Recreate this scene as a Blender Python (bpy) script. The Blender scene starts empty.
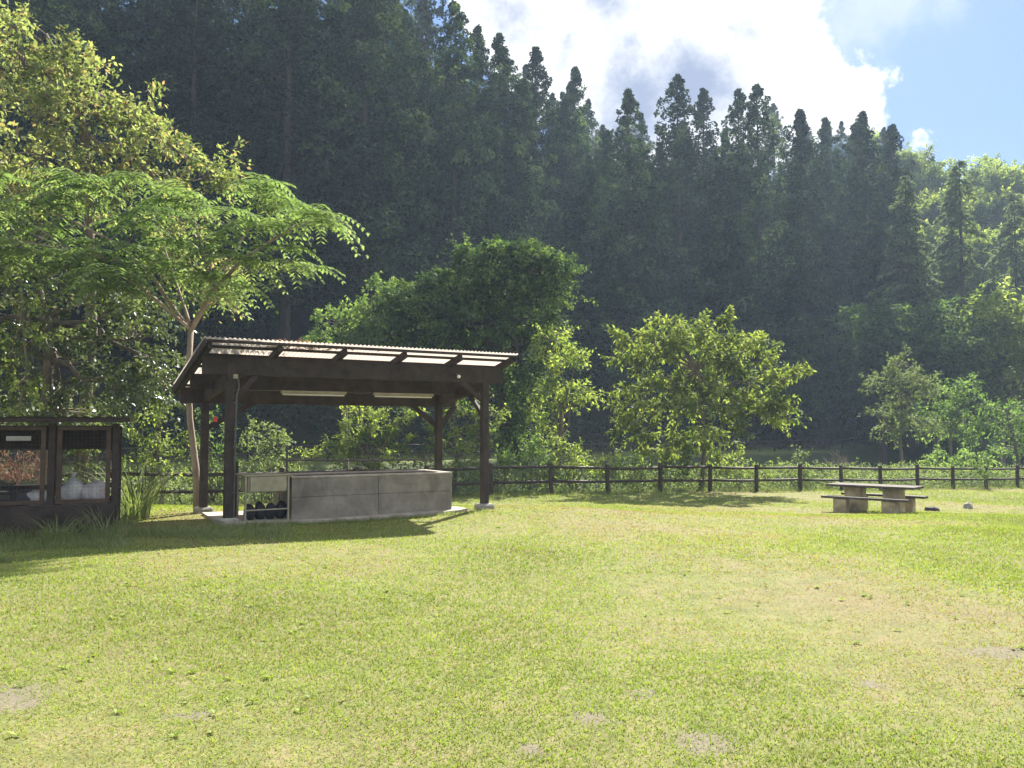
import bpy, math, random
import numpy as np
from mathutils import Vector
R = math.radians
rng = np.random.default_rng(7)
random.seed(7)
C = bpy.context.scene.collection
F = 829.0; H = 1.494; PITCH = R(3.087)

def W(px, py, Y):
    """point in the place seen at a pixel, at forward distance Y"""
    u = (px-512)/F; v = (384-py)/F
    k = Y/(math.cos(PITCH)-v*math.sin(PITCH))
    return np.array([u*k, Y, H+k*(math.sin(PITCH)+v*math.cos(PITCH))])

def PX(x, y, z):
    z = z-H; d = y*math.cos(PITCH)+z*math.sin(PITCH); v = z*math.cos(PITCH)-y*math.sin(PITCH)
    return 512+F*x/d, 384-F*v/d

def ss(a, b, x):
    t = np.clip((x-a)/(b-a), 0, 1); return t*t*(3-2*t)

# ------------------------------------------------------------------ lines of the place
FN0 = np.array([1.29, 27.4]); FNd = np.array([.904, .431]); FNn = np.array([-.431, .904])      # near fence
FF0 = np.array([-11.5, 43.0]); FFd = np.array([.777, .628]); FFn = np.array([-.628, .777])     # far fence

def ground_z(x, y):
    x = np.asarray(x, float); y = np.asarray(y, float)
    k = ss(.5, 6, x)
    z = -.62*(ss(14.8, 23.5, y)*(1-k)+k*(.75*np.clip((y-8)/15.5, 0, 1)+.25*ss(8, 23.5, y))) - .024*np.clip(x, 0, 40)*ss(16, 26, y)
    z = z + .02*np.sin(x*.9+y*.5)*ss(3, 9, y)+.015*np.sin(x*.37-y*1.1)
    sn = (x-FN0[0])*FNn[0]+(y-FN0[1])*FNn[1]
    sf = (x-FF0[0])*FFn[0]+(y-FF0[1])*FFn[1]
    far = -.35-.1*np.sin(x*.1)
    dip = z-1.5*ss(.6, 5, sn)
    z = np.where(sn > .6, dip, z)
    wf = ss(-7, -1.5, sf)
    z = z*(1-wf)+far*wf
    a = (x-FF0[0])*FFd[0]+(y-FF0[1])*FFd[1]
    slope = .62
    hill = slope*np.clip(sf-4, 0, 62)+2.0*ss(4, 12, sf)*np.sin(a*.13)*np.sin(sf*.11+1)
    left = ss(-8, -26, a)*ss(-12, 4, sf)*6
    h2 = .72*np.clip(y-88, 0, 60)*ss(26, 52, x)*ss(2, 10, y-88)
    return z + np.where(sf > 4, np.maximum(hill, h2), np.where(y > 88, h2, 0))

# ------------------------------------------------------------------ mesh helpers
class MB:
    def __init__(s): s.v = []; s.f = []; s.n = 0
    def add(s, v, f):
        s.v.append(np.asarray(v, float).reshape(-1, 3)); s.f += [tuple(i+s.n for i in q) for q in f]; s.n += len(s.v[-1])
    def box(s, c, d, rx=(1, 0, 0), ry=(0, 1, 0), rz=(0, 0, 1), bev=.004):
        c = np.array(c, float); A = [np.array(a, float)*h/2 for a, h in zip((rx, ry, rz), d)]
        b = min(bev, min(d)*.3); k = [1-b/(h/2) for h in d]
        P = []; idx = {}
        for sx in (-1, 1):
            for sy in (-1, 1):
                for sz in (-1, 1):
                    for ax in range(3):
                        m = [sx, sy, sz]; w = [m[i]*(1 if i == ax else k[i]) for i in range(3)]
                        idx[(sx, sy, sz, ax)] = len(P); P.append(c+A[0]*w[0]+A[1]*w[1]+A[2]*w[2])
        fs = []
        for ax in range(3):
            o = [i for i in range(3) if i != ax]
            for sg in (-1, 1):
                q = []
                for (p, r) in ((-1, -1), (1, -1), (1, 1), (-1, 1)):
                    m = [0, 0, 0]; m[ax] = sg; m[o[0]] = p; m[o[1]] = r; q.append(idx[(*m, ax)])
                fs.append(q if (sg > 0) == (ax != 1) else q[::-1])
        for ax in range(3):
            o = [i for i in range(3) if i != ax]
            for p in (-1, 1):
                for r in (-1, 1):
                    m0 = [0]*3; m1 = [0]*3; m0[ax] = -1; m1[ax] = 1
                    for m in (m0, m1): m[o[0]] = p; m[o[1]] = r
                    fs.append([idx[(*m0, o[0])], idx[(*m1, o[0])], idx[(*m1, o[1])], idx[(*m0, o[1])]])
        for sx in (-1, 1):
            for sy in (-1, 1):
                for sz in (-1, 1): fs.append([idx[(sx, sy, sz, 0)], idx[(sx, sy, sz, 1)], idx[(sx, sy, sz, 2)]])
        s.add(P, fs); return s
    def beam(s, p, q, w, h, up=(0, 0, 1), bev=.004):
        p = np.array(p, float); q = np.array(q, float); d = q-p; L = np.linalg.norm(d); d = d/L
        side = np.cross(d, up); side /= np.linalg.norm(side); u = np.cross(side, d)
        return s.box((p+q)/2, (L, w, h), d, side, u, bev)
    def tube(s, pts, rad, n=6, cap=True):
        pts = np.asarray(pts, float); m = len(pts)
        if np.isscalar(rad): rad = [rad]*m
        T = np.gradient(pts, axis=0); T /= np.linalg.norm(T, axis=1)[:, None]+1e-9
        ref = np.array([.9, .1, .2]) if abs(T[0][2]) > .6 else np.array([0, 0, 1.])
        V = []
        for i in range(m):
            a = np.cross(T[i], ref); a /= np.linalg.norm(a)+1e-9; b = np.cross(T[i], a)
            for k in range(n):
                t = 2*math.pi*k/n; V.append(pts[i]+rad[i]*(a*math.cos(t)+b*math.sin(t)))
        fs = [[i*n+k, i*n+(k+1) % n, (i+1)*n+(k+1) % n, (i+1)*n+k] for i in range(m-1) for k in range(n)]
        if cap: fs += [list(range(n))[::-1], [(m-1)*n+k for k in range(n)]]
        s.add(V, fs); return s
    def blob(s, c, r, seed=0, amp=.15, nu=14, nv=9, flat=0):
        g = np.random.default_rng(seed); ph = g.uniform(0, 6, 6); V = []
        r = np.array(r, float)*np.ones(3)
        for j in range(nv+1):
            t = math.pi*j/nv
            for i in range(nu):
                p = 2*math.pi*i/nu; d = np.array([math.sin(t)*math.cos(p), math.sin(t)*math.sin(p), math.cos(t)])
                k = 1+amp*(math.sin(3*d[0]+ph[0]+2*d[2])+math.sin(4*d[1]+ph[1])+math.sin(5*d[2]+ph[2]+3*d[0]))/2
                q = d*k*r
                if flat and q[2] < -flat*r[2]: q[2] = -flat*r[2]
                V.append(np.array(c)+q)
        fs = [[j*nu+i, (j+1)*nu+i, (j+1)*nu+(i+1) % nu, j*nu+(i+1) % nu] for j in range(nv) for i in range(nu)]
        s.add(V, fs); return s
    def build(s, name, mat, parent=None, origin=None, smooth=False, attr=None):
        V = np.vstack(s.v)
        if origin is not None: V = V-np.array(origin, float)
        me = bpy.data.meshes.new(name); me.from_pydata(V.tolist(), [], s.f)
        if smooth: me.shade_smooth()
        me.materials.append(mat); me.update()
        o = bpy.data.objects.new(name, me); C.objects.link(o)
        if parent is not None: o.parent = parent
        elif origin is not None: o.location = origin
        return o

def tag(o, label=None, cat=None, group=None, kind=None):
    if label: o['label'] = label
    if cat: o['category'] = cat
    if group: o['group'] = group
    if kind: o['kind'] = kind
    return o

def empty(name, loc, label, cat, group=None):
    o = bpy.data.objects.new(name, None); C.objects.link(o); o.location = loc; o.empty_display_size = .2
    return tag(o, label, cat, group)

def dup(root, loc, rz=0, sc=1, label=None, group=None):
    r = root.copy(); C.objects.link(r); r.location = loc; r.rotation_euler = (0, 0, rz)
    r.scale = sc if hasattr(sc, '__len__') else (sc, sc, sc)
    if label: r['label'] = label
    if group: r['group'] = group
    for ch in root.children:
        c = ch.copy(); C.objects.link(c); c.parent = r
        for g in ch.children:
            d = g.copy(); C.objects.link(d); d.parent = c
    return r

def quads(name, V, mat, tint=None, parent=None, k=4, loc=None):
    """V (N,k,3) -> one mesh of N faces, with a colour value per face"""
    N = len(V); me = bpy.data.meshes.new(name)
    me.vertices.add(N*k); me.vertices.foreach_set('co', np.ascontiguousarray(V, dtype=np.float32).ravel())
    me.loops.add(N*k); me.loops.foreach_set('vertex_index', np.arange(N*k, dtype=np.int32))
    me.polygons.add(N); me.polygons.foreach_set('loop_start', np.arange(0, N*k, k, dtype=np.int32))
    try: me.polygons.foreach_set('loop_total', np.full(N, k, dtype=np.int32))
    except Exception: pass
    if tint is not None:
        a = me.attributes.new('tint', 'FLOAT', 'FACE'); a.data.foreach_set('value', np.asarray(tint, np.float32))
    me.materials.append(mat); me.update(); me.validate()
    o = bpy.data.objects.new(name, me); C.objects.link(o)
    if parent is not None: o.parent = parent
    if loc is not None: o.location = loc
    return o

def norm(a): return a/(np.linalg.norm(a, axis=-1, keepdims=True)+1e-9)

def kites(P, D, Nn, L, Wd, fold=.18):
    """leaf shapes: base P, direction D, blade normal Nn"""
    D = norm(D); S = norm(np.cross(D, Nn)); U = np.cross(S, D)
    L = np.asarray(L)[..., None]; Wd = np.asarray(Wd)[..., None]
    m = P+D*L*.45+U*L*fold*.3
    return np.stack([P, m+S*Wd/2, P+D*L-U*L*fold*.5, m-S*Wd/2], axis=1)

# ------------------------------------------------------------------ materials
def mat(name):
    m = bpy.data.materials.new(name); m.use_nodes = True; nt = m.node_tree; nt.nodes.clear()
    out = nt.nodes.new('ShaderNodeOutputMaterial'); return m, nt, out
def nd(nt, t, **kw):
    n = nt.nodes.new(t)
    for k, v in kw.items():
        if k in n.inputs: n.inputs[k].default_value = v
        else: setattr(n, k, v)
    return n
def ramp(nt, fac, stops):
    r = nt.nodes.new('ShaderNodeValToRGB'); e = r.color_ramp.elements
    while len(e) < len(stops): e.new(.5)
    for i, (p, c) in enumerate(stops): e[i].position = p; e[i].color = (*c, 1)
    nt.links.new(fac, r.inputs[0]); return r.outputs[0]
def mixc(nt, fac, a, b, mode='MIX'):
    m = nt.nodes.new('ShaderNodeMix'); m.data_type = 'RGBA'; m.blend_type = mode
    for i, v in ((0, fac), (6, a), (7, b)):
        if isinstance(v, (int, float)): m.inputs[i].default_value = v
        elif isinstance(v, tuple): m.inputs[i].default_value = (*v, 1)
        else: nt.links.new(v, m.inputs[i])
    return m.outputs[2]
def noise(nt, vec, scale, detail=4, rough=.6, dist=0):
    n = nt.nodes.new('ShaderNodeTexNoise'); n.inputs['Scale'].default_value = scale; n.inputs['Detail'].default_value = detail
    n.inputs['Roughness'].default_value = rough; n.inputs['Distortion'].default_value = dist
    if vec is not None: nt.links.new(vec, n.inputs['Vector'])
    return n.outputs['Fac']

def leafmat(name, stops, trans=.4, gloss=.06, tcol=(1.2, 1.28, .66), rough=.5, var=.15):
    m, nt, out = mat(name); L = nt.links
    at = nd(nt, 'ShaderNodeAttribute', attribute_name='tint')
    col = ramp(nt, at.outputs['Fac'], stops)
    oi = nt.nodes.new('ShaderNodeObjectInfo')
    hs = nt.nodes.new('ShaderNodeHueSaturation')
    mr = nd(nt, 'ShaderNodeMapRange'); mr.inputs[3].default_value = 1-var; mr.inputs[4].default_value = 1+var
    L.new(oi.outputs['Random'], mr.inputs[0]); L.new(mr.outputs[0], hs.inputs['Value']); L.new(col, hs.inputs['Color'])
    col = hs.outputs[0]
    d = nt.nodes.new('ShaderNodeBsdfDiffuse'); L.new(col, d.inputs[0])
    t = nt.nodes.new('ShaderNodeBsdfTranslucent'); L.new(mixc(nt, 1.0, col, tcol, 'MULTIPLY'), t.inputs[0])
    x = nt.nodes.new('ShaderNodeMixShader'); x.inputs[0].default_value = trans; L.new(d.outputs[0], x.inputs[1]); L.new(t.outputs[0], x.inputs[2])
    g = nd(nt, 'ShaderNodeBsdfGlossy'); g.inputs['Roughness'].default_value = rough+.12; g.inputs[0].default_value = (.4, .42, .4, 1)
    y = nt.nodes.new('ShaderNodeMixShader'); y.inputs[0].default_value = gloss; L.new(x.outputs[0], y.inputs[1]); L.new(g.outputs[0], y.inputs[2])
    L.new(y.outputs[0], out.inputs[0]); return m

def solid(name, a, b, scale=6, rough=.8, bump=.2, bscale=None, stretch=(1, 1, 1), metal=0, spec=.3, c=None, stain=0, detail=6):
    m, nt, out = mat(name); L = nt.links
    tc = nt.nodes.new('ShaderNodeTexCoord'); mp = nt.nodes.new('ShaderNodeMapping'); mp.inputs['Scale'].default_value = stretch
    L.new(tc.outputs['Object'], mp.inputs[0])
    f = noise(nt, mp.outputs[0], scale, detail, .65)
    col = ramp(nt, f, [(.3, a), (.7, b)] if c is None else [(.28, a), (.55, b), (.75, c)])
    if stain:
        f2 = noise(nt, tc.outputs['Object'], 1.7, 5, .7, .6)
        col = mixc(nt, ramp(nt, f2, [(.42, (0, 0, 0)), (.62, (stain,)*3)]), col, tuple(v*.35 for v in a))
    b_ = nt.nodes.new('ShaderNodeBsdfPrincipled'); L.new(col, b_.inputs['Base Color'])
    b_.inputs['Roughness'].default_value = rough; b_.inputs['Metallic'].default_value = metal; b_.inputs['Specular IOR Level'].default_value = spec
    if bump:
        bp = nt.nodes.new('ShaderNodeBump'); bp.inputs['Strength'].default_value = bump; bp.inputs['Distance'].default_value = .02
        L.new(noise(nt, mp.outputs[0], bscale or scale*4, 5), bp.inputs['Height']); L.new(bp.outputs[0], b_.inputs['Normal'])
    L.new(b_.outputs[0], out.inputs[0]); return m

M = {}
M['wood'] = solid('dark_brown_wood', (.020, .014, .012), (.054, .040, .034), 5, .75, .5, 30, (1, 1, 1), stain=.0)
M['wood_light'] = solid('weathered_brown_wood', (.04, .025, .018), (.085, .058, .042), 7, .8, .4, 30)
M['fence'] = solid('fence_wood', (.022, .013, .011), (.06, .038, .030), 9, .75, .4, 40)
M['post_block'] = solid('pale_concrete', (.22, .21, .18), (.38, .36, .31), 9, .9, .5, stain=.6)
M['concrete'] = solid('weathered_concrete', (.17, .15, .122), (.29, .26, .215), 2.4, .9, .35, 40, stain=.5)
M['slab'] = solid('slab_concrete', (.24, .21, .17), (.40, .36, .30), 5, .9, .4, stain=.3)
M['steel'] = solid('dull_steel', (.22, .20, .14), (.36, .33, .24), 6, .5, .1, metal=.3)
M['pipe'] = solid('grey_pipe', (.05, .045, .04), (.11, .10, .09), 9, .5, .1)
M['tube'] = solid('lamp_tube_white', (.75, .74, .68), (.82, .8, .75), 4, .4, 0)
M['bark'] = solid('bark_grey_brown', (.07, .055, .04), (.2, .16, .12), 6, .9, .7, 20, (1, 1, .25))
M['bark_pale'] = solid('bark_pale_brown', (.16, .12, .09), (.34, .27, .20), 6, .9, .6, 25, (1, 1, .3))
M['bark_dark'] = solid('bark_dark', (.03, .022, .017), (.08, .06, .045), 6, .9, .6, 18, (1, 1, .2))
M['twig'] = solid('twig_pinkish', (.22, .15, .13), (.42, .32, .28), 8, .9, .2)
M['stone_block'] = solid('table_stone', (.32, .26, .16), (.55, .46, .30), 4, .9, .3, stain=.6)
M['plank'] = solid('weathered_plank', (.035, .028, .023), (.115, .095, .075), 6, .85, .4, 30, (1, 5, 1))
M['rock'] = solid('rock_pale', (.16, .15, .14), (.36, .34, .31), 5, .9, .7)
M['rock_dark'] = solid('rock_dark', (.02, .018, .015), (.07, .06, .05), 5, .9, .7)
M['char'] = solid('dark_stone', (.012, .012, .014), (.035, .035, .04), 5, .8, .5)
M['bag'] = solid('white_plastic_bag', (.22, .22, .22), (.50, .50, .50), 7, .4, .8, 12)
M['bag_red'] = solid('bag_with_red', (.20, .19, .19), (.42, .40, .40), 6, .45, .7, 12, c=(.42, .10, .09))
M['red'] = solid('red_plastic', (.5, .04, .05), (.6, .07, .06), 4, .4, 0)
M['tin'] = solid('shed_roof_tin', (.07, .07, .055), (.15, .14, .11), 3, .6, .2)
M['sign'] = solid('grey_plate', (.18, .18, .16), (.3, .3, .27), 5, .6, 0)
M['soil'] = solid('dry_soil', (.28, .22, .17), (.48, .41, .34), 12, .95, .6)

def net_mat():
    m, nt, out = mat('dark_net'); L = nt.links
    d = nd(nt, 'ShaderNodeBsdfDiffuse'); d.inputs[0].default_value = (.03, .03, .035, 1)
    t = nt.nodes.new('ShaderNodeBsdfTransparent'); x = nt.nodes.new('ShaderNodeMixShader'); x.inputs[0].default_value = .72
    L.new(t.outputs[0], x.inputs[1]); L.new(d.outputs[0], x.inputs[2]); L.new(x.outputs[0], out.inputs[0]); return m
M['net'] = net_mat()
def poly_mat():
    m, nt, out = mat('smoked_corrugated_sheet'); L = nt.links
    d = nd(nt, 'ShaderNodeBsdfDiffuse'); d.inputs[0].default_value = (.47, .41, .36, 1)
    t = nd(nt, 'ShaderNodeBsdfTranslucent'); t.inputs[0].default_value = (.44, .38, .33, 1)
    x = nt.nodes.new('ShaderNodeMixShader'); x.inputs[0].default_value = .55
    L.new(d.outputs[0], x.inputs[1]); L.new(t.outputs[0], x.inputs[2])
    g = nd(nt, 'ShaderNodeBsdfGlossy'); g.inputs['Roughness'].default_value = .3
    y = nt.nodes.new('ShaderNodeMixShader'); y.inputs[0].default_value = .07; L.new(x.outputs[0], y.inputs[1]); L.new(g.outputs[0], y.inputs[2])
    L.new(y.outputs[0], out.inputs[0]); return m
M['poly'] = poly_mat()

YG = [(0, (.07, .10, .025)), (.45, (.17, .22, .055)), (.85, (.31, .35, .10)), (1, (.34, .36, .14))]  # yellow green
M['leaf_maple'] = leafmat('leaves_yellow_green', [(0, (.08, .10, .035)), (.45, (.19, .225, .09)), (.84, (.33, .35, .17)), (.9, (.30, .22, .13)), (1, (.32, .22, .15))], .5, .05)
M['leaf_yellow'] = leafmat('leaves_bright_yellow_green', YG, .58)
M['leaf_fresh'] = leafmat('leaves_fresh_green', [(0, (.06, .10, .03)), (.5, (.14, .22, .06)), (1, (.26, .34, .11))], .5, .06)
M['leaf_mid'] = leafmat('leaves_mid_green', [(0, (.03, .055, .018)), (.5, (.06, .10, .03)), (1, (.13, .18, .055))], .42, .05)
M['leaf_gloss'] = leafmat('leaves_glossy_green', [(0, (.045, .07, .025)), (.5, (.12, .155, .055)), (1, (.28, .31, .13))], .4, .14, rough=.3)
M['leaf_vine'] = leafmat('leaves_of_vine', [(0, (.03, .06, .02)), (.6, (.075, .12, .035)), (1, (.22, .30, .08))], .4, .05)
M['leaf_pale'] = leafmat('leaves_pale_green', [(0, (.09, .12, .05)), (.5, (.17, .21, .09)), (1, (.28, .32, .15))], .45, .06)
M['leaf_frond'] = leafmat('leaflets_green', [(0, (.08, .125, .05)), (.5, (.18, .255, .10)), (1, (.33, .40, .18))], .5, .07, rough=.4)
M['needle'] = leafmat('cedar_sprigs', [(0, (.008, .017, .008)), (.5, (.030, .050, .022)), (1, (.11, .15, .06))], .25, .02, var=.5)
M['needle_deodar'] = leafmat('deodar_sprigs', [(0, (.07, .10, .06)), (.5, (.14, .18, .10)), (1, (.24, .28, .17))], .35, .04)
M['leaf_red'] = leafmat('dry_reddish_leaves', [(0, (.09, .055, .04)), (.5, (.17, .10, .08)), (1, (.28, .2, .14))], .3, .03, tcol=(1.1, .8, .6))

def lawn_mat():
    m, nt, out = mat('lawn_ground'); L = nt.links
    tc = nt.nodes.new('ShaderNodeTexCoord'); P = tc.outputs['Object']
    n1 = noise(nt, P, .45, 6, .65, .3); n2 = noise(nt, P, 3.5, 6, .7); n3 = noise(nt, P, 45, 3, .7)
    c = ramp(nt, n2, [(.3, (.09, .105, .035)), (.5, (.15, .16, .055)), (.72, (.22, .175, .10))])
    c = mixc(nt, ramp(nt, n1, [(.45, (0, 0, 0)), (.7, (.75,)*3)]), c, (.17, .13, .075))
    c = mixc(nt, ramp(nt, n3, [(.35, (.5,)*3), (.6, (0,)*3)]), c, (.06, .06, .025))
    # forest floor where the land rises
    sp = nt.nodes.new('ShaderNodeSeparateXYZ'); L.new(P, sp.inputs[0])
    def dot(n, o):
        a = nd(nt, 'ShaderNodeVectorMath', operation='DOT_PRODUCT'); L.new(P, a.inputs[0]); a.inputs[1].default_value = (n[0], n[1], 0)
        b = nd(nt, 'ShaderNodeMath', operation='SUBTRACT'); L.new(a.outputs['Value'], b.inputs[0]); b.inputs[1].default_value = float(n@o); return b.outputs[0]
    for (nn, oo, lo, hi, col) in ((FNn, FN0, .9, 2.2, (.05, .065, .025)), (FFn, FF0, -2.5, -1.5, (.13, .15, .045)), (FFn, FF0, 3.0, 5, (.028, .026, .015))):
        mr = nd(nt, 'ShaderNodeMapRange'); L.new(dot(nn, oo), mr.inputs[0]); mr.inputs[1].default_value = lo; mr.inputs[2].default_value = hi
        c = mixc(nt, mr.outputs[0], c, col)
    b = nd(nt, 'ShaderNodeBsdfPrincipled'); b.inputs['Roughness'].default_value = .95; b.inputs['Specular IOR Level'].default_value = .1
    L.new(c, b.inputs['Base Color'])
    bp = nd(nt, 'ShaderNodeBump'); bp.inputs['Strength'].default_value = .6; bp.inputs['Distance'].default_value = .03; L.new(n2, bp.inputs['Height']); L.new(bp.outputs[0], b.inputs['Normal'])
    L.new(b.outputs[0], out.inputs[0]); return m
M['lawn'] = lawn_mat()
M['grass'] = leafmat('grass_blades', [(0, (.16, .20, .035)), (.4, (.25, .34, .055)), (.62, (.315, .36, .085)), (.82, (.33, .27, .13)), (1, (.30, .20, .14))], .45, .05, tcol=(1.1, 1.1, .6), var=0)
M['tallgrass'] = leafmat('tall_grass_blades', [(0, (.12, .155, .06)), (.6, (.21, .25, .10)), (1, (.38, .34, .2))], .4, .06, var=.1)

# ------------------------------------------------------------------ ground sheet
xs = np.unique(np.concatenate([np.linspace(-230, -40, 20), np.arange(-40, 60, .8), np.linspace(60, 260, 22)]))
ys = np.unique(np.concatenate([np.linspace(-60, -2, 12), np.arange(-2, 60, .6), np.arange(60, 130, 2.5), np.linspace(130, 260, 14)]))
X, Y = np.meshgrid(xs, ys); Z = ground_z(X, Y)
V = np.stack([X, Y, Z], -1).reshape(-1, 3); nx = len(xs)
g = MB(); g.add(V, [(j*nx+i, j*nx+i+1, (j+1)*nx+i+1, (j+1)*nx+i) for j in range(len(ys)-1) for i in range(nx-1)])
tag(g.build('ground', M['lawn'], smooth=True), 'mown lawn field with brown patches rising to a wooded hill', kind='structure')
GMAXZ = float(Z.max())

# bare patches of soil (flat uneven sheets 4 mm above the lawn)
PATCH = [(703, 740, .21, .2), (8, 692, .32, .35), (592, 716, .16, .14), (22, 700, .2, .2), (870, 682, .12, .12), (190, 712, .2, .1), (600, 506, .9, .35), (1010, 650, .5, .2), (530, 745, .12, .1), (640, 690, .12, .1)]
patch_w = []
for (px, py, ax, ay) in PATCH:
    Yy = 1.494*F/(py-429); patch_w.append((*W(px, py, Yy)[:2], ax, ay))
def soil_into_lawn():
    nt = M['lawn'].node_tree; L = nt.links; bs = [n for n in nt.nodes if n.type == 'BSDF_PRINCIPLED'][0]; lk = bs.inputs['Base Color'].links[0]; c = lk.from_socket
    tc = nt.nodes.new('ShaderNodeTexCoord'); nz = nt.nodes.new('ShaderNodeTexNoise'); nz.inputs['Scale'].default_value = 7; nz.inputs['Detail'].default_value = 6; L.new(tc.outputs['Object'], nz.inputs['Vector'])
    a = nd(nt, 'ShaderNodeVectorMath', operation='MULTIPLY_ADD'); L.new(nz.outputs['Color'], a.inputs[0]); a.inputs[1].default_value = (.3, .3, 0); L.new(tc.outputs['Object'], a.inputs[2])
    cur = None
    for (x, y, ax, ay) in patch_w:
        m_ = nd(nt, 'ShaderNodeVectorMath', operation='MULTIPLY'); L.new(a.outputs[0], m_.inputs[0]); m_.inputs[1].default_value = (1/ax, 1/ay, 0)
        d = nd(nt, 'ShaderNodeVectorMath', operation='DISTANCE'); L.new(m_.outputs[0], d.inputs[0]); d.inputs[1].default_value = ((x+.15)/ax, (y+.15)/ay, 0)
        if cur is None: cur = d.outputs['Value']
        else:
            k = nd(nt, 'ShaderNodeMath', operation='MINIMUM'); L.new(cur, k.inputs[0]); L.new(d.outputs['Value'], k.inputs[1]); cur = k.outputs[0]
    mr = nd(nt, 'ShaderNodeMapRange'); L.new(cur, mr.inputs[0]); mr.inputs[1].default_value = 1.0; mr.inputs[2].default_value = .45
    fine = noise(nt, tc.outputs['Object'], 60, 4, .7); sc_ = ramp(nt, fine, [(.35, (.09, .08, .05)), (.7, (.19, .165, .12))])
    L.new(mixc(nt, mr.outputs[0], c, sc_), bs.inputs['Base Color'])
soil_into_lawn()

# ------------------------------------------------------------------ short grass
def vnoise(x, y, s, seed=0):
    x = x/s; y = y/s; xi = np.floor(x).astype(int); yi = np.floor(y).astype(int); fx = x-xi; fy = y-yi
    def h(a, b): return ((np.sin(a*127.1+b*311.7+seed*74.7)*43758.5453) % 1)
    fx = fx*fx*(3-2*fx); fy = fy*fy*(3-2*fy)
    return (h(xi, yi)*(1-fx)+h(xi+1, yi)*fx)*(1-fy)+(h(xi, yi+1)*(1-fx)+h(xi+1, yi+1)*fx)*fy
def fbm(x, y, s, seed=0): return sum(vnoise(x, y, s/2**k, seed+k)*.5**(k+1) for k in range(4))/.9375

WORN = [(*W(px, py, 1.494*F/(py-429))[:2], wr, wa) for (px, py, wr, wa) in ((650, 580, 1.2, .30), (760, 590, 1.3, .35), (900, 610, 1.2, .35), (980, 655, .8, .35), (840, 690, .6, .3), (640, 725, .5, .45), (60, 690, .7, .4), (130, 640, .9, .2), (330, 735, .5, .25), (950, 730, .6, .35), (600, 507, 1.2, .6), (300, 560, 1.3, .3), (160, 568, 1.2, .3))]
def blades(n, y0, y1):
    q = rng.uniform(0, 1, n); y = (y0**.45+q*(y1**.45-y0**.45))**(1/.45); x = rng.uniform(-.72, .72, n)*y + rng.uniform(-.6, .6, n)
    h = .022*(y/3)**.25; w = .0056*(y/3)**.78
    keep = np.ones(n, bool)
    for (px, py, ax, ay) in patch_w:
        d = ((x-px)/(ax*.62))**2+((y-py)/(ay*.75))**2; keep &= d > rng.uniform(-.35, 1.3, n)
    sn = (x-FN0[0])*FNn[0]+(y-FN0[1])*FNn[1]; keep &= sn < 1.2
    # not on the concrete under the shelter
    lx = (x+4.416)*.856+(y-12.971)*.517; lb = -(x+4.416)*.517+(y-12.971)*.856
    keep &= ~((lx > -.05) & (lx < 4.25) & (lb > -.28) & (lb < 1.5))
    brown = np.clip(.5+(fbm(x, y*.8, 2.6, 3)-.5)*1.5+.10*(fbm(x, y*.6, .9, 21)-.5), 0, 1)
    for (wx, wy, wr, wa) in WORN: brown = np.clip(brown+.38*wa*np.exp(-((x-wx)**2+((y-wy)*.8)**2)/wr**2)*(.5+vnoise(x, y, .5, 5)), 0, 1); fine = fbm(x, y, .35, 9)
    keep &= rng.uniform(0, 1, n) < np.clip(1.55-.9*brown-.75*fine+.15, .3, 1)
    h = h[keep]; w = w[keep]; x = x[keep]; y = y[keep]; brown = brown[keep]; fine = fine[keep]; n = len(x)
    z = ground_z(x, y); P = np.stack([x, y, z-.003], -1)
    hh = h*rng.uniform(.45, 1.3, n)*(1.25-.6*brown)
    lean = rng.normal(0, .55, (n, 2)); D = norm(np.concatenate([lean, np.ones((n, 1))], 1))
    ang = rng.uniform(0, 2*np.pi, n); S = np.stack([np.cos(ang), np.sin(ang), np.zeros(n)], -1)*(w*rng.uniform(.6, 1.4, n))[:, None]/2
    tip = P+D*hh[:, None]; tip[:, :2] += lean*hh[:, None]*.5
    V = np.stack([P-S, P+S, tip], 1)
    t = .42+rng.normal(0, .13, n)+(brown-.5)*.75+(fine-.5)*.25
    dry = rng.uniform(0, 1, n) < .07+.45*np.clip(brown-.45, 0, 1)*2; t = np.where(dry, rng.uniform(.8, 1, n), t)
    return V, np.clip(t, 0, 1)
parts = [blades(720000, 2.8, 42)]
quads('grass', np.concatenate([p[0] for p in parts]), M['grass'], np.concatenate([p[1] for p in parts]), k=3)
tag(bpy.data.objects['grass'], 'short yellow green grass covering the field', 'grass', kind='stuff')

def weeds():
    g = np.random.default_rng(55); Vs, ts = [], []
    for i in range(700):
        y = g.uniform(3, 20); x = g.uniform(-.7, .7)*y
        lx = (x+4.416)*.856+(y-12.971)*.517; lb = -(x+4.416)*.517+(y-12.971)*.856
        if (-.2 < lx < 4.4 and -.5 < lb < 1.6) or fbm(np.array([x]), np.array([y]), 1.5, 31)[0] < .5: continue
        n = g.integers(5, 11); a = g.uniform(0, 6.28, n); D = np.stack([np.cos(a), np.sin(a), g.uniform(.15, .7, n)], -1)
        P = np.tile([x, y, float(ground_z(x, y))+.006], (n, 1)); l = g.uniform(.02, .045, n)*(1+y*.03); Vs.append(kites(P, D, np.array([0, 0, 1.])+g.normal(0, .2, (n, 3)), l, l*.42)); ts.append(np.clip(g.normal(.35, .25, n), 0, 1))
    o = quads('weeds', np.concatenate(Vs), M['grass'], np.concatenate(ts)); tag(o, 'small broad leaved weeds dotted through the lawn', 'weeds', kind='stuff')
weeds()

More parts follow.
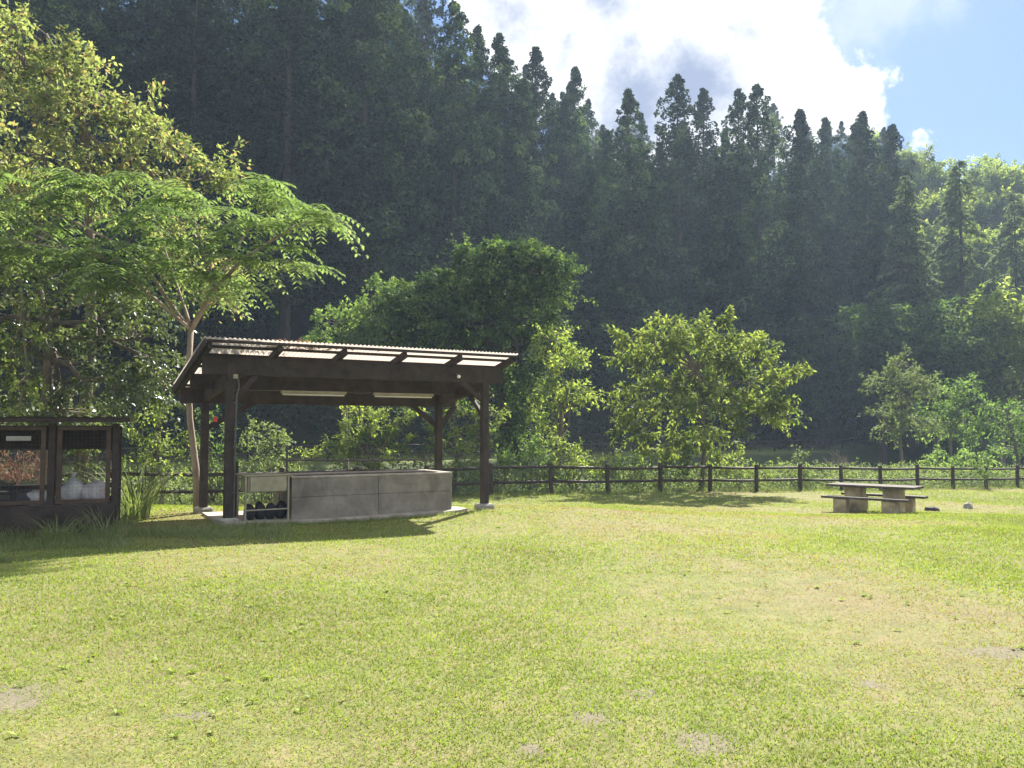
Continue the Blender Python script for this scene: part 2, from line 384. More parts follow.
def tuft_verts(c, n, h, spread, w, droop=.5, g=rng):
    a = g.uniform(0, 2*np.pi, n); r = spread*np.sqrt(g.uniform(0, 1, n))*.5
    P = np.array(c)+np.stack([np.cos(a)*r, np.sin(a)*r, np.zeros(n)], -1)
    out = np.stack([np.cos(a), np.sin(a)], -1)+g.normal(0, .5, (n, 2)); hh = h*g.uniform(.4, 1.1, n); V = []
    S = np.stack([-np.sin(a), np.cos(a), np.zeros(n)], -1)*w/2
    k = 4; pts = []
    for i in range(k+1):
        t = i/k; q = P.copy(); q[:, :2] += out*(hh*droop*t*t)[:, None]; q[:, 2] += hh*(t-.30*droop*t**3); pts.append(q)
    for i in range(k):
        s0 = S*(1-i/k)**.7; s1 = S*(1-(i+1)/k)**.7
        V.append(np.stack([pts[i]-s0, pts[i]+s0, pts[i+1]+s1, pts[i+1]-s1], 1))
    return np.concatenate(V), np.tile(np.clip(g.normal(.45, .22, n), 0, 1), k)

# rough grass before the cage and the shelter
Vs, ts = [], []
for i in range(620):
    px = rng.uniform(-60, 290); Yb = rng.uniform(10.3, 12.6) if px < 130 else rng.uniform(11.3, 13.2)
    x = (px-512)/F*Yb; lx = (x+4.416)*.856+(Yb-12.971)*.517; lb = -(x+4.416)*.517+(Yb-12.971)*.856
    if px > 130 and lb > -.25: continue
    hgt = (.22 if px < 130 else .12)*rng.uniform(.6, 1.4)*(1 if Yb > 10.9 else .6)
    v, t = tuft_verts((x, Yb, ground_z(x, Yb)), 16, hgt, .3, .008, .6); Vs.append(v); ts.append(t)
for i in range(420):
    t_ = rng.uniform(-12, 27); p = FN0+FNd*t_+FNn*rng.uniform(-.35, .5)
    v, t = tuft_verts((*p, ground_z(*p)), 12, .2*rng.uniform(.5, 1.6), .35, .012, .6); Vs.append(v); ts.append(t)
for i in range(120):   # along the slab and around the table
    lx = rng.uniform(.2, 4.5); lb = -.42+rng.uniform(-.12, .05); x = -4.416+.856*lx-.517*lb; y = 12.971+.517*lx+.856*lb
    v, t = tuft_verts((x, y, ground_z(x, y)), 12, .08*rng.uniform(.5, 1.6), .2, .008, .6); Vs.append(v); ts.append(t)
quads('rough_grass', np.concatenate(Vs), M['tallgrass'], np.concatenate(ts))
tag(bpy.data.objects['rough_grass'], 'longer rough grass along the fence and in front of the shelters', 'grass', kind='stuff')

# ------------------------------------------------------------------ foliage generators
def clump_leaves(c, r, n, L, wd, g, flat=.6, up=.9, out=1.0, droop=.35):
    """leaves spread through an uneven clump"""
    d = norm(g.normal(0, 1, (n, 3))); rad = g.uniform(.25, 1, n)**.6
    P = c+d*rad[:, None]*r*np.array([1, 1, flat])
    D = d*out+g.normal(0, .5, (n, 3)); D[:, 2] -= droop
    Nn = g.normal(0, .45, (n, 3))+d*.75; Nn[:, 2] += up*.8
    l = L*g.uniform(.65, 1.3, n)
    return kites(P, D, Nn, l, l*wd)

def crown_leaves(clumps, per, L, wd, g, tint0=.45, tvar=.2, flat=.6, droop=.35, special=0):
    Vs, ts = [], []; cen = np.mean([c for c, _ in clumps], 0)-np.array([0, 0, .6])
    for (c, r) in clumps:
        n = max(9, int(per*g.uniform(.6, 1.3)))
        k = n//3; Vs.append(clump_leaves(c, r*.8, n-k*2, L, wd, g, flat, droop=droop))
        o = norm(c-cen)
        for _ in range(2):      # two leafy shoots leave every clump
            d = norm(o*.8+g.normal(0, .5, 3)+np.array([0, 0, .25])); q = g.uniform(.1, 1, k)**.8; ln = 1.9*r*g.uniform(.7, 1.25)
            P = c-d*.2*r+d*(q*ln)[:, None]+g.normal(0, .13*r, (k, 3)); P[:, 2] -= .28*ln*q**2
            D = d*.6+g.normal(0, .6, (k, 3)); D[:, 2] -= .25+droop*.4; N2 = g.normal(0, .35, (k, 3)); N2[:, 2] += 1
            l = L*1.1*g.uniform(.65, 1.25, k)*(1.1-.35*q); Vs.append(kites(P, D, N2, l, l*wd))
        t = g.normal(tint0, tvar)+g.normal(0, .14, n); t = np.clip(t, 0, .84)
        if special: t = np.where(g.uniform(0, 1, n) < special*(1.6*g.uniform()), g.uniform(.9, 1, n), t)
        ts.append(t)
    return np.concatenate(Vs), np.concatenate(ts)

def lobe_clumps(lobes, n, g, rc):
    out = []
    for (c, r) in lobes:
        vol = (r[0]*r[1]*r[2])**(1/3.); m = max(3, int(n*vol**2))
        for _ in range(m):
            d = norm(g.normal(0, 1, 3)); d[2] = d[2]*.9+.1
            out.append((c+d*np.array(r)*g.uniform(.35, 1.06)**.7, rc*g.uniform(.55, 1.35)))
    return out

def limb(mb, a, b, r0, r1, g, sag=0, n=5, jit=.06):
    a = np.array(a, float); b = np.array(b, float); L = np.linalg.norm(b-a)
    ts = np.linspace(0, 1, n); P = a+(b-a)*ts[:, None]
    P[1:-1] += g.normal(0, jit*L, (n-2, 3)); P[:, 2] += np.sin(ts*np.pi)*L*sag
    mb.tube(P, list(r0+(r1-r0)*ts), 6); return P

def pxlobes(spec, Y):
    out = []
    for s in spec:
        px, py, rx, ry = s[:4]; dy = s[4] if len(s) > 4 else 0; yy = Y+dy
        out.append((W(px, py, yy), (rx*yy/F, max(rx, ry)*yy/F*.9, ry*yy/F)))
    return out

def tree(name, label, cat, base, trunk, spec, Y, lm, bark='bark', n=7, per=60, L=.14, wd=.5, rc=.55, r0=.12, seed=0, group=None, flat=.6, droop=.35, special=0, tint0=.45, tvar=.2, twigs=True, crown_name='crown', trunk_name='trunk'):
    g = np.random.default_rng(seed)
    bx, by = base; bz = float(ground_z(bx, by))-.05; org = np.array([bx, by, bz])
    lobes = pxlobes(spec, Y); mb = MB()
    tp = [np.array([bx, by, bz])]+[W(*p) for p in trunk]
    k = len(tp); rr = [r0*(1.25 if i == 0 else 1-.45*i/(k-1)) for i in range(k)]
    # finer trunk
    fine, fr = [tp[0]], [rr[0]]
    for i in range(k-1):
        for t in (.33, .66, 1.0):
            fine.append(tp[i]+(tp[i+1]-tp[i])*t+(g.normal(0, .02, 3) if t < 1 else 0)); fr.append(rr[i]+(rr[i+1]-rr[i])*t)
    mb.tube(fine, fr, 8)
    clumps = lobe_clumps(lobes, n, g, rc); ends = []
    for (c, r) in lobes:
        s = fine[-1] if g.uniform() < .6 else fine[max(1, len(fine)-3)]
        P = limb(mb, s, c, r0*.5, r0*.14, g, .08); ends.append(P)
    allp = np.concatenate(ends)
    if twigs:
        for (c, r) in clumps:
            i = np.argmin(np.linalg.norm(allp-c, axis=1)); mb.tube([allp[i], (allp[i]+c)/2+g.normal(0, .05, 3), c], [r0*.13, r0*.09, r0*.04], 4, cap=False)
    root = empty(name, org, label, cat, group)
    mb.build(trunk_name, M[bark], root, org, smooth=True)
    V, t = crown_leaves(clumps, per, L, wd, g, tint0, tvar, flat, droop, special)
    quads(crown_name, V-org, M[lm], t, root)
    return root

def bush(name, label, spec, Y, lm, n=10, per=50, L=.11, wd=.55, rc=.35, seed=0, cat='bush', group=None, base=None, tint0=.45, flat=.8, droop=.2):
    lob = pxlobes(spec, Y); c = np.mean([l[0] for l in lob], 0)
    base = base or (float(c[0]), float(c[1]))
    g = np.random.default_rng(seed+900); bz = float(ground_z(*base))-.03; org = np.array([*base, bz])
    clumps = lobe_clumps(lob, n, g, rc); mb = MB()
    for (q, r) in clumps[::2]:
        s = org+np.array([*g.normal(0, .15, 2), 0]); m = (s+q)/2+np.array([*(q-s)[:2]*-.15, (q-s)[2]*.1])
        mb.tube([s, m, q], [.016, .011, .004], 4, cap=False)
    root = empty(name, org, label, cat, group); mb.build('stems', M['bark'], root, org)
    V, t = crown_leaves(clumps, per, L, wd, g, tint0, .2, flat, droop); quads('foliage', V-org, M[lm], t, root); return root

# ------------------------------------------------------------------ left: big trees
tree('broadleaf_tree', 'tall yellow green tree with pinkish tips above the wire cage, top left', 'tree', (-11.2, 21.5),
     [(92, 330, 21.5), (88, 200, 21.5), (84, 130, 21.3), (78, 85, 21)],
     [(20, 55, 45, 34), (0, 20, 30, 25), (72, 72, 42, 30), (112, 108, 42, 28), (40, 120, 48, 35, -1), (140, 150, 50, 30, .5), (205, 178, 38, 22, .5), (10, 165, 45, 35), (90, 165, 45, 30), (215, 285, 35, 30, 1), (180, 240, 40, 40, 2), (-45, 90, 60, 70), (60, 200, 60, 30)],
     21, 'leaf_maple', n=22, per=62, L=.16, wd=.5, rc=.42, r0=.16, seed=1, special=.14, tint0=.5)
tree('leafy_tree', 'dense dark glossy tree directly behind the wire cage roof, far left', 'tree', (-10.6, 18.8),
     [(45, 440, 18.8), (48, 380, 18.8), (50, 320, 18.8)],
     [(20, 300, 55, 60), (-30, 330, 60, 80), (85, 305, 55, 55), (135, 340, 42, 48), (55, 365, 60, 40), (120, 395, 45, 35), (20, 250, 45, 30, .5), (165, 380, 28, 30, .5), (60, 410, 60, 25, .5), (10, 420, 60, 35, 1)],
     18.8, 'leaf_gloss', n=24, per=70, L=.12, wd=.55, rc=.36, r0=.17, seed=2, tint0=.42, tvar=.22)
# a climbing vine down its left edge
tree('climbing_vine', 'yellow green vine hanging down the dark tree left of the cage', 'vine', (-10.3, 17.4),
     [(20, 420, 17.4), (26, 360, 17.3), (22, 290, 17.3)],
     [(18, 340, 16, 22), (22, 375, 18, 22), (12, 405, 14, 14), (30, 310, 14, 16), (8, 270, 22, 26), (15, 235, 25, 18)],
     17.3, 'leaf_yellow', n=44, per=34, L=.10, wd=.75, rc=.22, r0=.03, seed=3, tint0=.5)

# ------------------------------------------------------------------ tree with feathery fronds
def frond_tree():
    g = np.random.default_rng(11); b = W(198, 513, 14.7); b[2] = 0
    root = empty('frond_leaf_tree', b, 'slender pale trunked tree with feathery fronds leaning over the shelter roof', 'tree')
    mb = MB()
    Yt = 15.0
    tr = [b+np.array([0, 0, -.05]), W(196, 470, 14.8), W(190, 420, 14.9), W(188, 375, 15), W(191, 330, 15)]
    mb.tube(tr, [.075, .06, .054, .05, .05], 10)
    paths = []
    def br(pts, r0, r1):
        P = [W(*p) for p in pts]; Q = [P[0]]
        for i in range(len(P)-1):
            for t in (.5, 1): Q.append(P[i]+(P[i+1]-P[i])*t+(g.normal(0, .015, 3) if t < 1 else 0))
        mb.tube(Q, list(np.linspace(r0, r1, len(Q))), 7); paths.append(np.array(Q))
    br([(191, 330, 15), (213, 292, 14.9), (240, 262, 14.7), (275, 238, 14.5), (318, 218, 14.4), (345, 222, 14.4)], .05, .012)
    br([(191, 330, 15), (208, 296, 15.3), (228, 262, 15.7), (258, 215, 16), (262, 190, 16)], .045, .012)
    br([(191, 330, 15), (168, 300, 15), (148, 270, 15), (110, 240, 14.8), (60, 215, 14.6), (15, 200, 14.4)], .045, .012)
    br([(191, 330, 15), (160, 303, 14.6), (140, 285, 14.3), (120, 262, 14), (70, 250, 13.8)], .035, .012)
    br([(191, 330, 15), (182, 300, 15.6), (165, 250, 16.2), (150, 205, 16.5)], .035, .012)
    br([(213, 292, 14.9), (205, 262, 14.6), (195, 225, 14.4)], .025, .01)
    reg = [(322, 212, 8, 10, 14.4), (292, 205, 22, 20, 14.4), (265, 205, 28, 22, 15), (225, 210, 28, 22, 14.6), (275, 250, 25, 20, 14.6), (235, 255, 22, 22, 14.8),
           (180, 235, 30, 28, 14.5), (130, 215, 35, 25, 14.4), (85, 215, 35, 25, 14.3), (40, 205, 35, 25, 14.2), (0, 200, 30, 25, 14.2), (60, 250, 38, 22, 13.8), (110, 255, 30, 20, 14), (150, 262, 25, 18, 14.3), (200, 268, 25, 18, 15), (-30, 215, 30, 30, 14.2), (150, 185, 30, 14, 15.5), (70, 180, 35, 12, 15), (20, 245, 30, 14, 13.9), (190, 190, 30, 12, 15.3), (262, 182, 20, 8, 15.4), (215, 282, 22, 12, 14.7), (110, 280, 30, 12, 14)]
    allp = np.concatenate(paths); Vs, ts = [], []; rach = MB()
    for (px, py, rx, ry, Yc) in reg:
        for _ in range(3):
            tip = W(px+g.normal(0, rx*.6), py+5+g.normal(0, ry*.6), Yc+g.normal(0, .55))
            d = np.linalg.norm(allp-tip, axis=1); i = np.argmin(d+np.maximum(allp[:, 2]-tip[2]+.2, 0)*2); s = allp[i]
            if d[i] > .12: mb.tube([s, (s+tip)/2+np.array([0, 0, .04]), tip], [.008, .006, .004], 5)
            outd = tip[:2]-W(191, 300, 15)[:2]; outd /= np.linalg.norm(outd)+1e-6
            nf = g.integers(6, 9); a0 = g.uniform(0, 6.28); t0 = g.normal(.45, .15)
            for k in range(nf):
                a = a0+2*math.pi*k/nf+g.normal(0, .15); h = np.array([math.cos(a), math.sin(a)])+outd*.35; h /= np.linalg.norm(h)
                Lf = g.uniform(.6, 1.0); m = 11; tt = np.linspace(0, 1, m)
                ctr = np.zeros((m, 3)); ctr[:, :2] = h*(tt*Lf*.88)[:, None]; ctr[:, 2] = Lf*(.50*tt-.85*tt**2*g.uniform(.6, 1.35)); ctr += tip
                rach.tube(ctr[::3], .0035, 3, cap=False)
                T = norm(np.gradient(ctr, axis=0)); side = np.array([-h[1], h[0], 0.])
                for sg in (-1, 1):
                    D = side*sg+T*.45+np.array([0, 0, -.28]); ln = .20*np.sin(np.clip(.25+tt*.95, 0, 1)*np.pi*.78)**.7*(1-.25*tt)
                    Nn = np.tile([0, 0, 1.], (m-1, 1))+g.normal(0, .15, (m-1, 3))
                    Vs.append(kites(ctr[1:], D[1:]+g.normal(0, .06, (m-1, 3)), Nn, ln[1:], .058*np.ones(m-1), .1)); ts.append(np.clip(t0+g.normal(0, .12, m-1), 0, 1))
    mb.build('trunk', M['bark_pale'], root, b, smooth=True)
    cr = quads('crown', np.concatenate(Vs)-b, M['leaf_frond'], np.concatenate(ts), root)
    rach.build('frond_stalks', M['leaf_frond'], root, b)
frond_tree()

# ------------------------------------------------------------------ behind the near fence, middle
tree('vine_covered_tree', 'dome shaped tree smothered in dark vines behind the shelter roof', 'tree', (-.7, 35.5),
     [(505, 440, 35.5), (500, 380, 35.5), (495, 320, 35.5)],
     [(425, 312, 44, 28), (390, 335, 36, 22), (455, 292, 46, 28), (495, 278, 44, 28), (530, 282, 34, 28), (480, 325, 56, 34), (522, 318, 40, 32), (430, 340, 46, 26), (512, 256, 32, 15), (542, 268, 24, 18), (470, 264, 26, 12), (420, 286, 20, 9), (405, 300, 14, 8), (556, 290, 14, 24), (527, 385, 22, 36), (515, 440, 20, 34), (545, 345, 16, 28), (360, 345, 22, 10), (470, 372, 46, 22)],
     35.5, 'leaf_vine', 'bark_dark', n=19, per=100, L=.17, wd=.6, rc=.52, r0=.28, seed=21, tint0=.48, tvar=.28, droop=.6, flat=.8)
tree('light_green_tree', 'bright green tree peeping out left of the vine covered dome', 'tree', (-7.2, 36.5),
     [(345, 420, 36.5), (345, 370, 36.5)],
     [(340, 325, 28, 18), (365, 308, 22, 14), (325, 340, 18, 12), (380, 290, 18, 10), (345, 350, 30, 16)],
     36.5, 'leaf_fresh', n=22, per=55, L=.17, wd=.5, rc=.4, r0=.14, seed=22, tint0=.7)
tree('yellow_green_tree', 'yellow green tree branches reaching right from the vine dome above the fence', 'tree', (1.8, 31.6),
     [(560, 450, 31.6), (562, 410, 31.6)],
     [(560, 360, 24, 20), (580, 358, 14, 10), (552, 395, 24, 16), (575, 395, 20, 12), (550, 340, 16, 14), (580, 405, 12, 8), (540, 420, 22, 14)],
     31.6, 'leaf_yellow', n=22, per=48, L=.17, wd=.5, rc=.36, r0=.1, seed=23, tint0=.6)
tree('sapling', 'small bushy green tree seen beneath the shelter roof, left of centre', 'tree', (-4.4, 26.4),
     [(372, 480, 26.4), (374, 455, 26.4)],
     [(372, 425, 30, 16), (350, 440, 24, 16), (400, 430, 22, 18), (380, 455, 34, 16), (360, 412, 16, 8), (335, 452, 14, 8), (410, 412, 14, 8)],
     26.4, 'leaf_yellow', n=28, per=48, L=.13, wd=.5, rc=.30, r0=.06, seed=24, tint0=.45)
tree('sapling', 'small yellow leaved tree seen beneath the roof by the right posts', 'tree', (-1.8, 27.2),
     [(455, 480, 27.2), (455, 450, 27.2)],
     [(455, 415, 24, 12), (470, 430, 22, 16), (440, 438, 18, 18), (465, 452, 28, 14), (490, 415, 16, 14)],
     27.2, 'leaf_yellow', n=28, per=42, L=.15, wd=.5, rc=.32, r0=.07, seed=25, tint0=.5)
tree('round_crowned_tree', 'wide spreading yellow green tree with arching tips behind the rail fence, centre right', 'tree', (7.15, 31.5),
     [(703, 470, 31.2), (704, 445, 31.2), (703, 410, 31.2), (698, 370, 31)],
     [(700, 345, 38, 24), (660, 350, 32, 22), (635, 360, 22, 16), (745, 355, 30, 22), (775, 378, 24, 12), (798, 374, 12, 6), (705, 375, 50, 28), (650, 395, 36, 22), (720, 405, 50, 22), (765, 405, 30, 16), (640, 425, 34, 16), (700, 435, 46, 14), (620, 408, 14, 12), (715, 322, 20, 10), (650, 330, 14, 10), (625, 340, 12, 8), (755, 345, 12, 12), (780, 420, 16, 8), (665, 450, 34, 12), (680, 330, 20, 10)],
     31, 'leaf_yellow', n=17, per=64, L=.20, wd=.45, rc=.36, r0=.10, seed=26, tint0=.5, tvar=.22, droop=.6, special=.03)

BUSH = [
 ('bright bush seen over the trough just right of the water pipe', [(310, 462, 16, 12), (330, 468, 16, 10)], 25.6, 'leaf_yellow', .6),
 ('bright low bush seen over the trough at its right end', [(410, 462, 22, 12), (435, 468, 16, 10)], 26.4, 'leaf_yellow', .6),
 ('leafy green bush left of the thin tree trunk beside the wire cage', [(150, 430, 32, 28), (170, 460, 32, 24), (140, 470, 22, 22)], 22.5, 'leaf_yellow', .4),
 ('dark green bush standing behind the wire cage window', [(90, 450, 24, 28), (70, 465, 25, 25), (100, 420, 22, 18)], 21, 'leaf_yellow', .15),
 ('green bush between the two left posts of the shelter', [(212, 435, 18, 28), (215, 470, 20, 20)], 23.5, 'leaf_fresh', .4),
 ('pale pointed bush rising above the sink', [(258, 440, 16, 24), (280, 445, 14, 20), (265, 470, 30, 16)], 24.5, 'leaf_pale', .4),
 ('light green bush between shelter and fence at the vine dome foot', [(520, 455, 22, 18), (540, 470, 20, 18)], 28.4, 'leaf_fresh', .6),
 ('pale yellow bush leaning on the fence right of the shelter', [(565, 450, 24, 20), (580, 465, 22, 18), (553, 475, 24, 14), (600, 468, 14, 10)], 29, 'leaf_yellow', .75),
 ('low dark bush left of the spreading tree trunk', [(645, 470, 24, 14), (668, 476, 18, 14), (625, 478, 14, 10)], 31.5, 'leaf_mid', .4),
 ('yellow green bush right of the spreading tree trunk', [(730, 465, 24, 14), (750, 475, 20, 12)], 32.2, 'leaf_yellow', .5),
 ('loose pale bush with one arching tip behind the fence', [(785, 470, 20, 10), (812, 474, 18, 10), (800, 460, 8, 8)], 34.5, 'leaf_pale', .3),
 ('vine covered green mound behind the right end of the fence', [(945, 462, 26, 14), (965, 468, 24, 14), (930, 472, 18, 9)], 40, 'leaf_fresh', .8),
 ('grey green low bush left of the vine mound', [(895, 472, 22, 9), (870, 474, 20, 9)], 39, 'leaf_pale', .2),
 ('pale bush low behind the fence and the picnic table', [(840, 474, 16, 9), (855, 470, 12, 9)], 37, 'leaf_pale', .4),
 ('narrow leafy bush growing up through the right fence rails', [(980, 466, 9, 10), (983, 478, 10, 8)], 36, 'leaf_mid', .6),
 ('low bush at the extreme right end of the fence', [(1010, 474, 18, 8), (1035, 470, 20, 10)], 40, 'leaf_mid', .5)]
for i, (lab, sp, Yb, lm, t0) in enumerate(BUSH):
    bush('bush', lab, sp, Yb, lm, n=34 if Yb < 28 else 26, per=40, L=.11 if Yb < 28 else .14, rc=.26 if Yb < 28 else .3, seed=i, tint0=t0)

# loose low growth on the banks
Vs, ts = [], []
g = np.random.default_rng(77)
for i in range(2900):
    t_ = g.uniform(-14, 36); s = .6+7*g.uniform(0, 1)**1.7; p = FN0+FNd*t_+FNn*s; z = ground_z(*p); hgt = g.uniform(.3, .75)+.22*min(s, 3)
    n = 26; d = norm(g.normal(0, 1, (n, 3))); P = np.array([*p, z+hgt*.5])+d*np.array([.45, .45, hgt*.6])
    Vs.append(kites(P, d+g.normal(0, .5, (n, 3)), np.array([0, 0, 1.])+g.normal(0, .6, (n, 3)), .12*g.uniform(.7, 1.4, n), .055*np.ones(n))); ts.append(np.clip(g.normal(g.uniform(.1, .8), .15, n), 0, 1))
quads('undergrowth', np.concatenate(Vs), M['leaf_pale'], np.concatenate(ts)); tag(bpy.data.objects['undergrowth'], 'pale leafy undergrowth on the bank behind the near fence', 'undergrowth', kind='stuff')
Vs, ts = [], []
for i in range(900):
    a_ = g.uniform(-25, 110); s = g.uniform(3.5, 9); p = FF0+FFd*a_+FFn*s; z = ground_z(*p); hgt = g.uniform(.4, 1.6)
    n = 26; d = norm(g.normal(0, 1, (n, 3))); P = np.array([*p, z+hgt*.5])+d*np.array([.9, .9, hgt*.6])
    Vs.append(kites(P, d+g.normal(0, .5, (n, 3)), np.array([0, 0, 1.])+g.normal(0, .6, (n, 3)), .3*g.uniform(.7, 1.4, n), .16*np.ones(n))); ts.append(np.clip(g.normal(g.uniform(.2, .6), .15, n), 0, 1))
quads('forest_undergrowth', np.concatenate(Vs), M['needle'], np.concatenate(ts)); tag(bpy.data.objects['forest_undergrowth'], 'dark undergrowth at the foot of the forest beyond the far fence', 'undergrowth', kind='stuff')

# tall grass clump beside the cage, and a few more
def clump(label, px, Yc, n, h, sp, w=.016, base=None):
    x = (px-512)/F*Yc; v, t = tuft_verts((0, 0, 0), n, h, sp, w, .75)
    o = quads('grass_clump', v, M['tallgrass'], t, loc=(x, Yc, float(ground_z(x, Yc)))); tag(o, label, 'grass clump')
clump('tall arching clump of broad grass between the wire cage and the thin trunk', 138, 13.6, 130, 1.15, .5, .022)
clump('grass clump in front of the right corner of the wire cage', 108, 11.4, 90, .6, .5, .012)
clump('grass clump in front of the middle posts of the wire cage', 62, 11.2, 80, .5, .5, .012)
clump('small bright green grass tuft on the lawn at the far left edge', 4, 9.4, 90, .16, .16, .009)

# dead shrub with bare pinkish twigs
def bare_shrub():
    g = np.random.default_rng(5); b = W(850, 455, 46); b[2] = ground_z(b[0], b[1])
    root = MB()
    def grow(p, d, L, r, k):
        q = p+d*L; m = (p+q)/2+g.normal(0, .04*L, 3); root.tube([p, m, q], [r, r*.8, r*.6], 4, cap=False)
        if k == 0: return
        for _ in range(3):
            e = norm(d+g.normal(0, .42, 3)+np.array([0, 0, .1])); grow(q if g.uniform() < .6 else m, e, L*g.uniform(.6, .9), r*.6, k-1)
    for d in ((-.55, 0, 1), (.35, .1, 1), (-.1, .2, 1.1), (-.8, 0, .8)): grow(b, norm(np.array(d)), 1.05, .035, 4)
    tag(root.build('bare_shrub', M['twig'], None, b), 'leafless shrub with pinkish bare twigs between the two fences', 'shrub')
bare_shrub()

# right side trees between the fences
tree('small_tree', 'pale green layered tree left of the two greener ones at the right edge', 'tree', (22.5, 47.5),
     [(900, 440, 47.5), (903, 400, 47.5)],
     [(905, 375, 20, 12), (885, 385, 18, 12), (915, 392, 22, 14), (895, 410, 26, 12), (915, 425, 24, 14), (925, 380, 12, 8), (885, 430, 16, 8), (905, 362, 9, 5)],
     47, 'leaf_pale', n=18, per=34, L=.22, wd=.5, rc=.45, r0=.1, seed=31, tint0=.4)
tree('small_tree', 'green spreading tree behind the vine mound near the right edge', 'tree', (26.5, 50),
     [(950, 440, 50), (952, 415, 50)],
     [(950, 395, 18, 12), (968, 385, 14, 8), (935, 415, 20, 12), (965, 410, 26, 14), (955, 432, 30, 12), (978, 395, 10, 8)],
     50, 'leaf_fresh', n=16, per=36, L=.22, wd=.45, rc=.45, r0=.1, seed=32, tint0=.45)
tree('small_tree', 'green spreading tree cut off by the right edge above the fence', 'tree', (30.2, 49),
     [(1015, 445, 49), (1012, 425, 49)],
     [(1000, 408, 14, 8), (1020, 415, 22, 10), (1005, 430, 28, 12), (1035, 430, 22, 14), (1010, 448, 28, 10), (985, 425, 12, 8)],
     49, 'leaf_fresh', n=16, per=36, L=.22, wd=.45, rc=.45, r0=.1, seed=33, tint0=.5)

# ------------------------------------------------------------------ fences
def fence(name, label, o, d, n, k0, k1, zf, step, ph, rails, pw, rail_r, skip=(), tall=0):
    root = empty(name, (*o, float(zf(*o))), label, 'fence'); org = np.array(root.location)
    pts = [np.array([*(o+d*step*k), float(zf(*(o+d*step*k)))]) for k in range(k0, k1+1)]
    for i, p in enumerate(pts):
        mb = MB(); hh = ph*(1+.02*math.sin(i*2.1)); q = p+np.array([*(n*0), 0])
        r = [pw/2*1.02, pw/2, pw/2, pw/2*.97, pw/2*.75]; zz = [-.15, 0, hh*.6, hh-.02, hh]
        lean = np.array([.022*math.sin(i*5.3), .02*math.cos(i*3.1), 0]); hh *= 1+.025*math.sin(i*7.7)
        mb.tube([q+lean*z_+np.array([0, 0, z_]) for z_ in zz], r, 12); mb.build('post', M['fence'], root, org)
    for hz in rails:
        for a, b in zip(pts[:-1], pts[1:]):
            mb = MB(); e = norm(b-a)*(pw/2-.01); jj = np.array([0, 0, rng.normal(0, .012)])
            mb.tube([a+e+[0, 0, hz]+jj, (a+b)/2+[0, 0, hz-.006]+jj, b-e+[0, 0, hz]+jj], rail_r, 8); mb.build('rail', M['fence'], root, org, smooth=True)
    return root
fence('rail_fence', 'dark brown two rail post fence along the near edge of the lawn', FN0, FNd, FNn, -8, 13, ground_z, 2.17, 1.0, (.86, .40), .15, .045)
fence('rail_fence', 'thin brown rail fence in the distance at the foot of the forest', FF0, FFd, FFn, -9, 40, ground_z, 2.17, 1.0, (.86, .42), .13, .05)

# ------------------------------------------------------------------ open shelter
TH = R(58.879); Lx = np.array([math.sin(TH), math.cos(TH), 0]); Bx = np.array([-Lx[1], Lx[0], 0]); O = np.array([-4.416, 12.971, 0])
def S(l, b, z): return O+Lx*l+Bx*b+np.array([0, 0, z])
WW, DD = 4.565, 1.92
def roofz(b): return 2.846-.2185*(b+.469)
sh = empty('open_shelter', O, 'dark brown timber shelter with smoked corrugated roof over a concrete trough', 'shelter')
def part(mb, name, m, parent=None, smooth=False): return mb.build(name, M[m], parent or sh, O, smooth)
for (l, b, top) in ((0, 0, 2.62), (WW, 0, 2.62), (0, DD, 2.2), (WW, DD, 2.2)):
    z0 = float(ground_z(*S(l, b, 0)[:2]))
    p = part(MB().box(S(l, b, (z0+.06+top)/2), (.125, .125, top-z0-.06), Lx, Bx), 'post', 'wood')
    mb = MB(); big = .30
    mb.box(S(l, b, z0+.02), (big, big*.95, .16), Lx, Bx, bev=.03); part(mb, 'footing', 'post_block', p)
part(MB().beam(S(-.42, .0, 2.48), S(WW+.36, .0, 2.48), .10, .28), 'beam', 'wood')
part(MB().beam(S(-.42, 1.0, 2.28), S(WW+.36, 1.0, 2.28), .10, .24), 'beam', 'wood')
part(MB().beam(S(-.42, DD, 2.08), S(WW+.36, DD, 2.08), .10, .28), 'beam', 'wood')
for l in (0, WW):
    part(MB().beam(S(l, .06, 2.28), S(l, DD-.06, 2.08), .09, .2), 'side_beam', 'wood')
for k in range(6):
    l = -.40+(WW+.74)*k/5
    part(MB().beam(S(l, -.43, roofz(-.43)-.085), S(l, DD+.40, roofz(DD+.40)-.085), .07, .11), 'rafter', 'wood')
for b in (-.44, -.17, .25, .9, 1.5, 2.1, 2.33):
    part(MB().beam(S(-.45, b, roofz(b)-.026), S(WW+.38, b, roofz(b)-.026), .05, .045), 'purlin', 'wood')
for l in (-.475, WW+.40):
    part(MB().beam(S(l, -.46, roofz(-.46)-.06), S(l, DD+.42, roofz(DD+.42)-.06), .03, .12), 'barge_board', 'wood')
mb = MB(); n = 460; bs = np.linspace(-.50, DD+.46, 4); V = []
for i in range(n+1):
    l = -.50+(WW+.93)*i/n
    for b in bs: V.append(S(l, b, roofz(b)+.012+.010*math.sin(i*math.pi/3.0)))
mb.add(V, [(i*4+j, (i+1)*4+j, (i+1)*4+j+1, i*4+j+1) for i in range(n) for j in range(3)])
part(mb, 'roof_sheet', 'poly', smooth=True)
def brace(p, q, w=.06): part(MB().beam(p, q, w, .09), 'brace', 'wood')
brace(S(.03, DD, 1.50), S(.85, DD, 1.98)); brace(S(WW-.03, 0, 2.0), S(WW-.48, 0, 2.36))
brace(S(.02, 0, 1.9), S(.42, 0, 2.36))
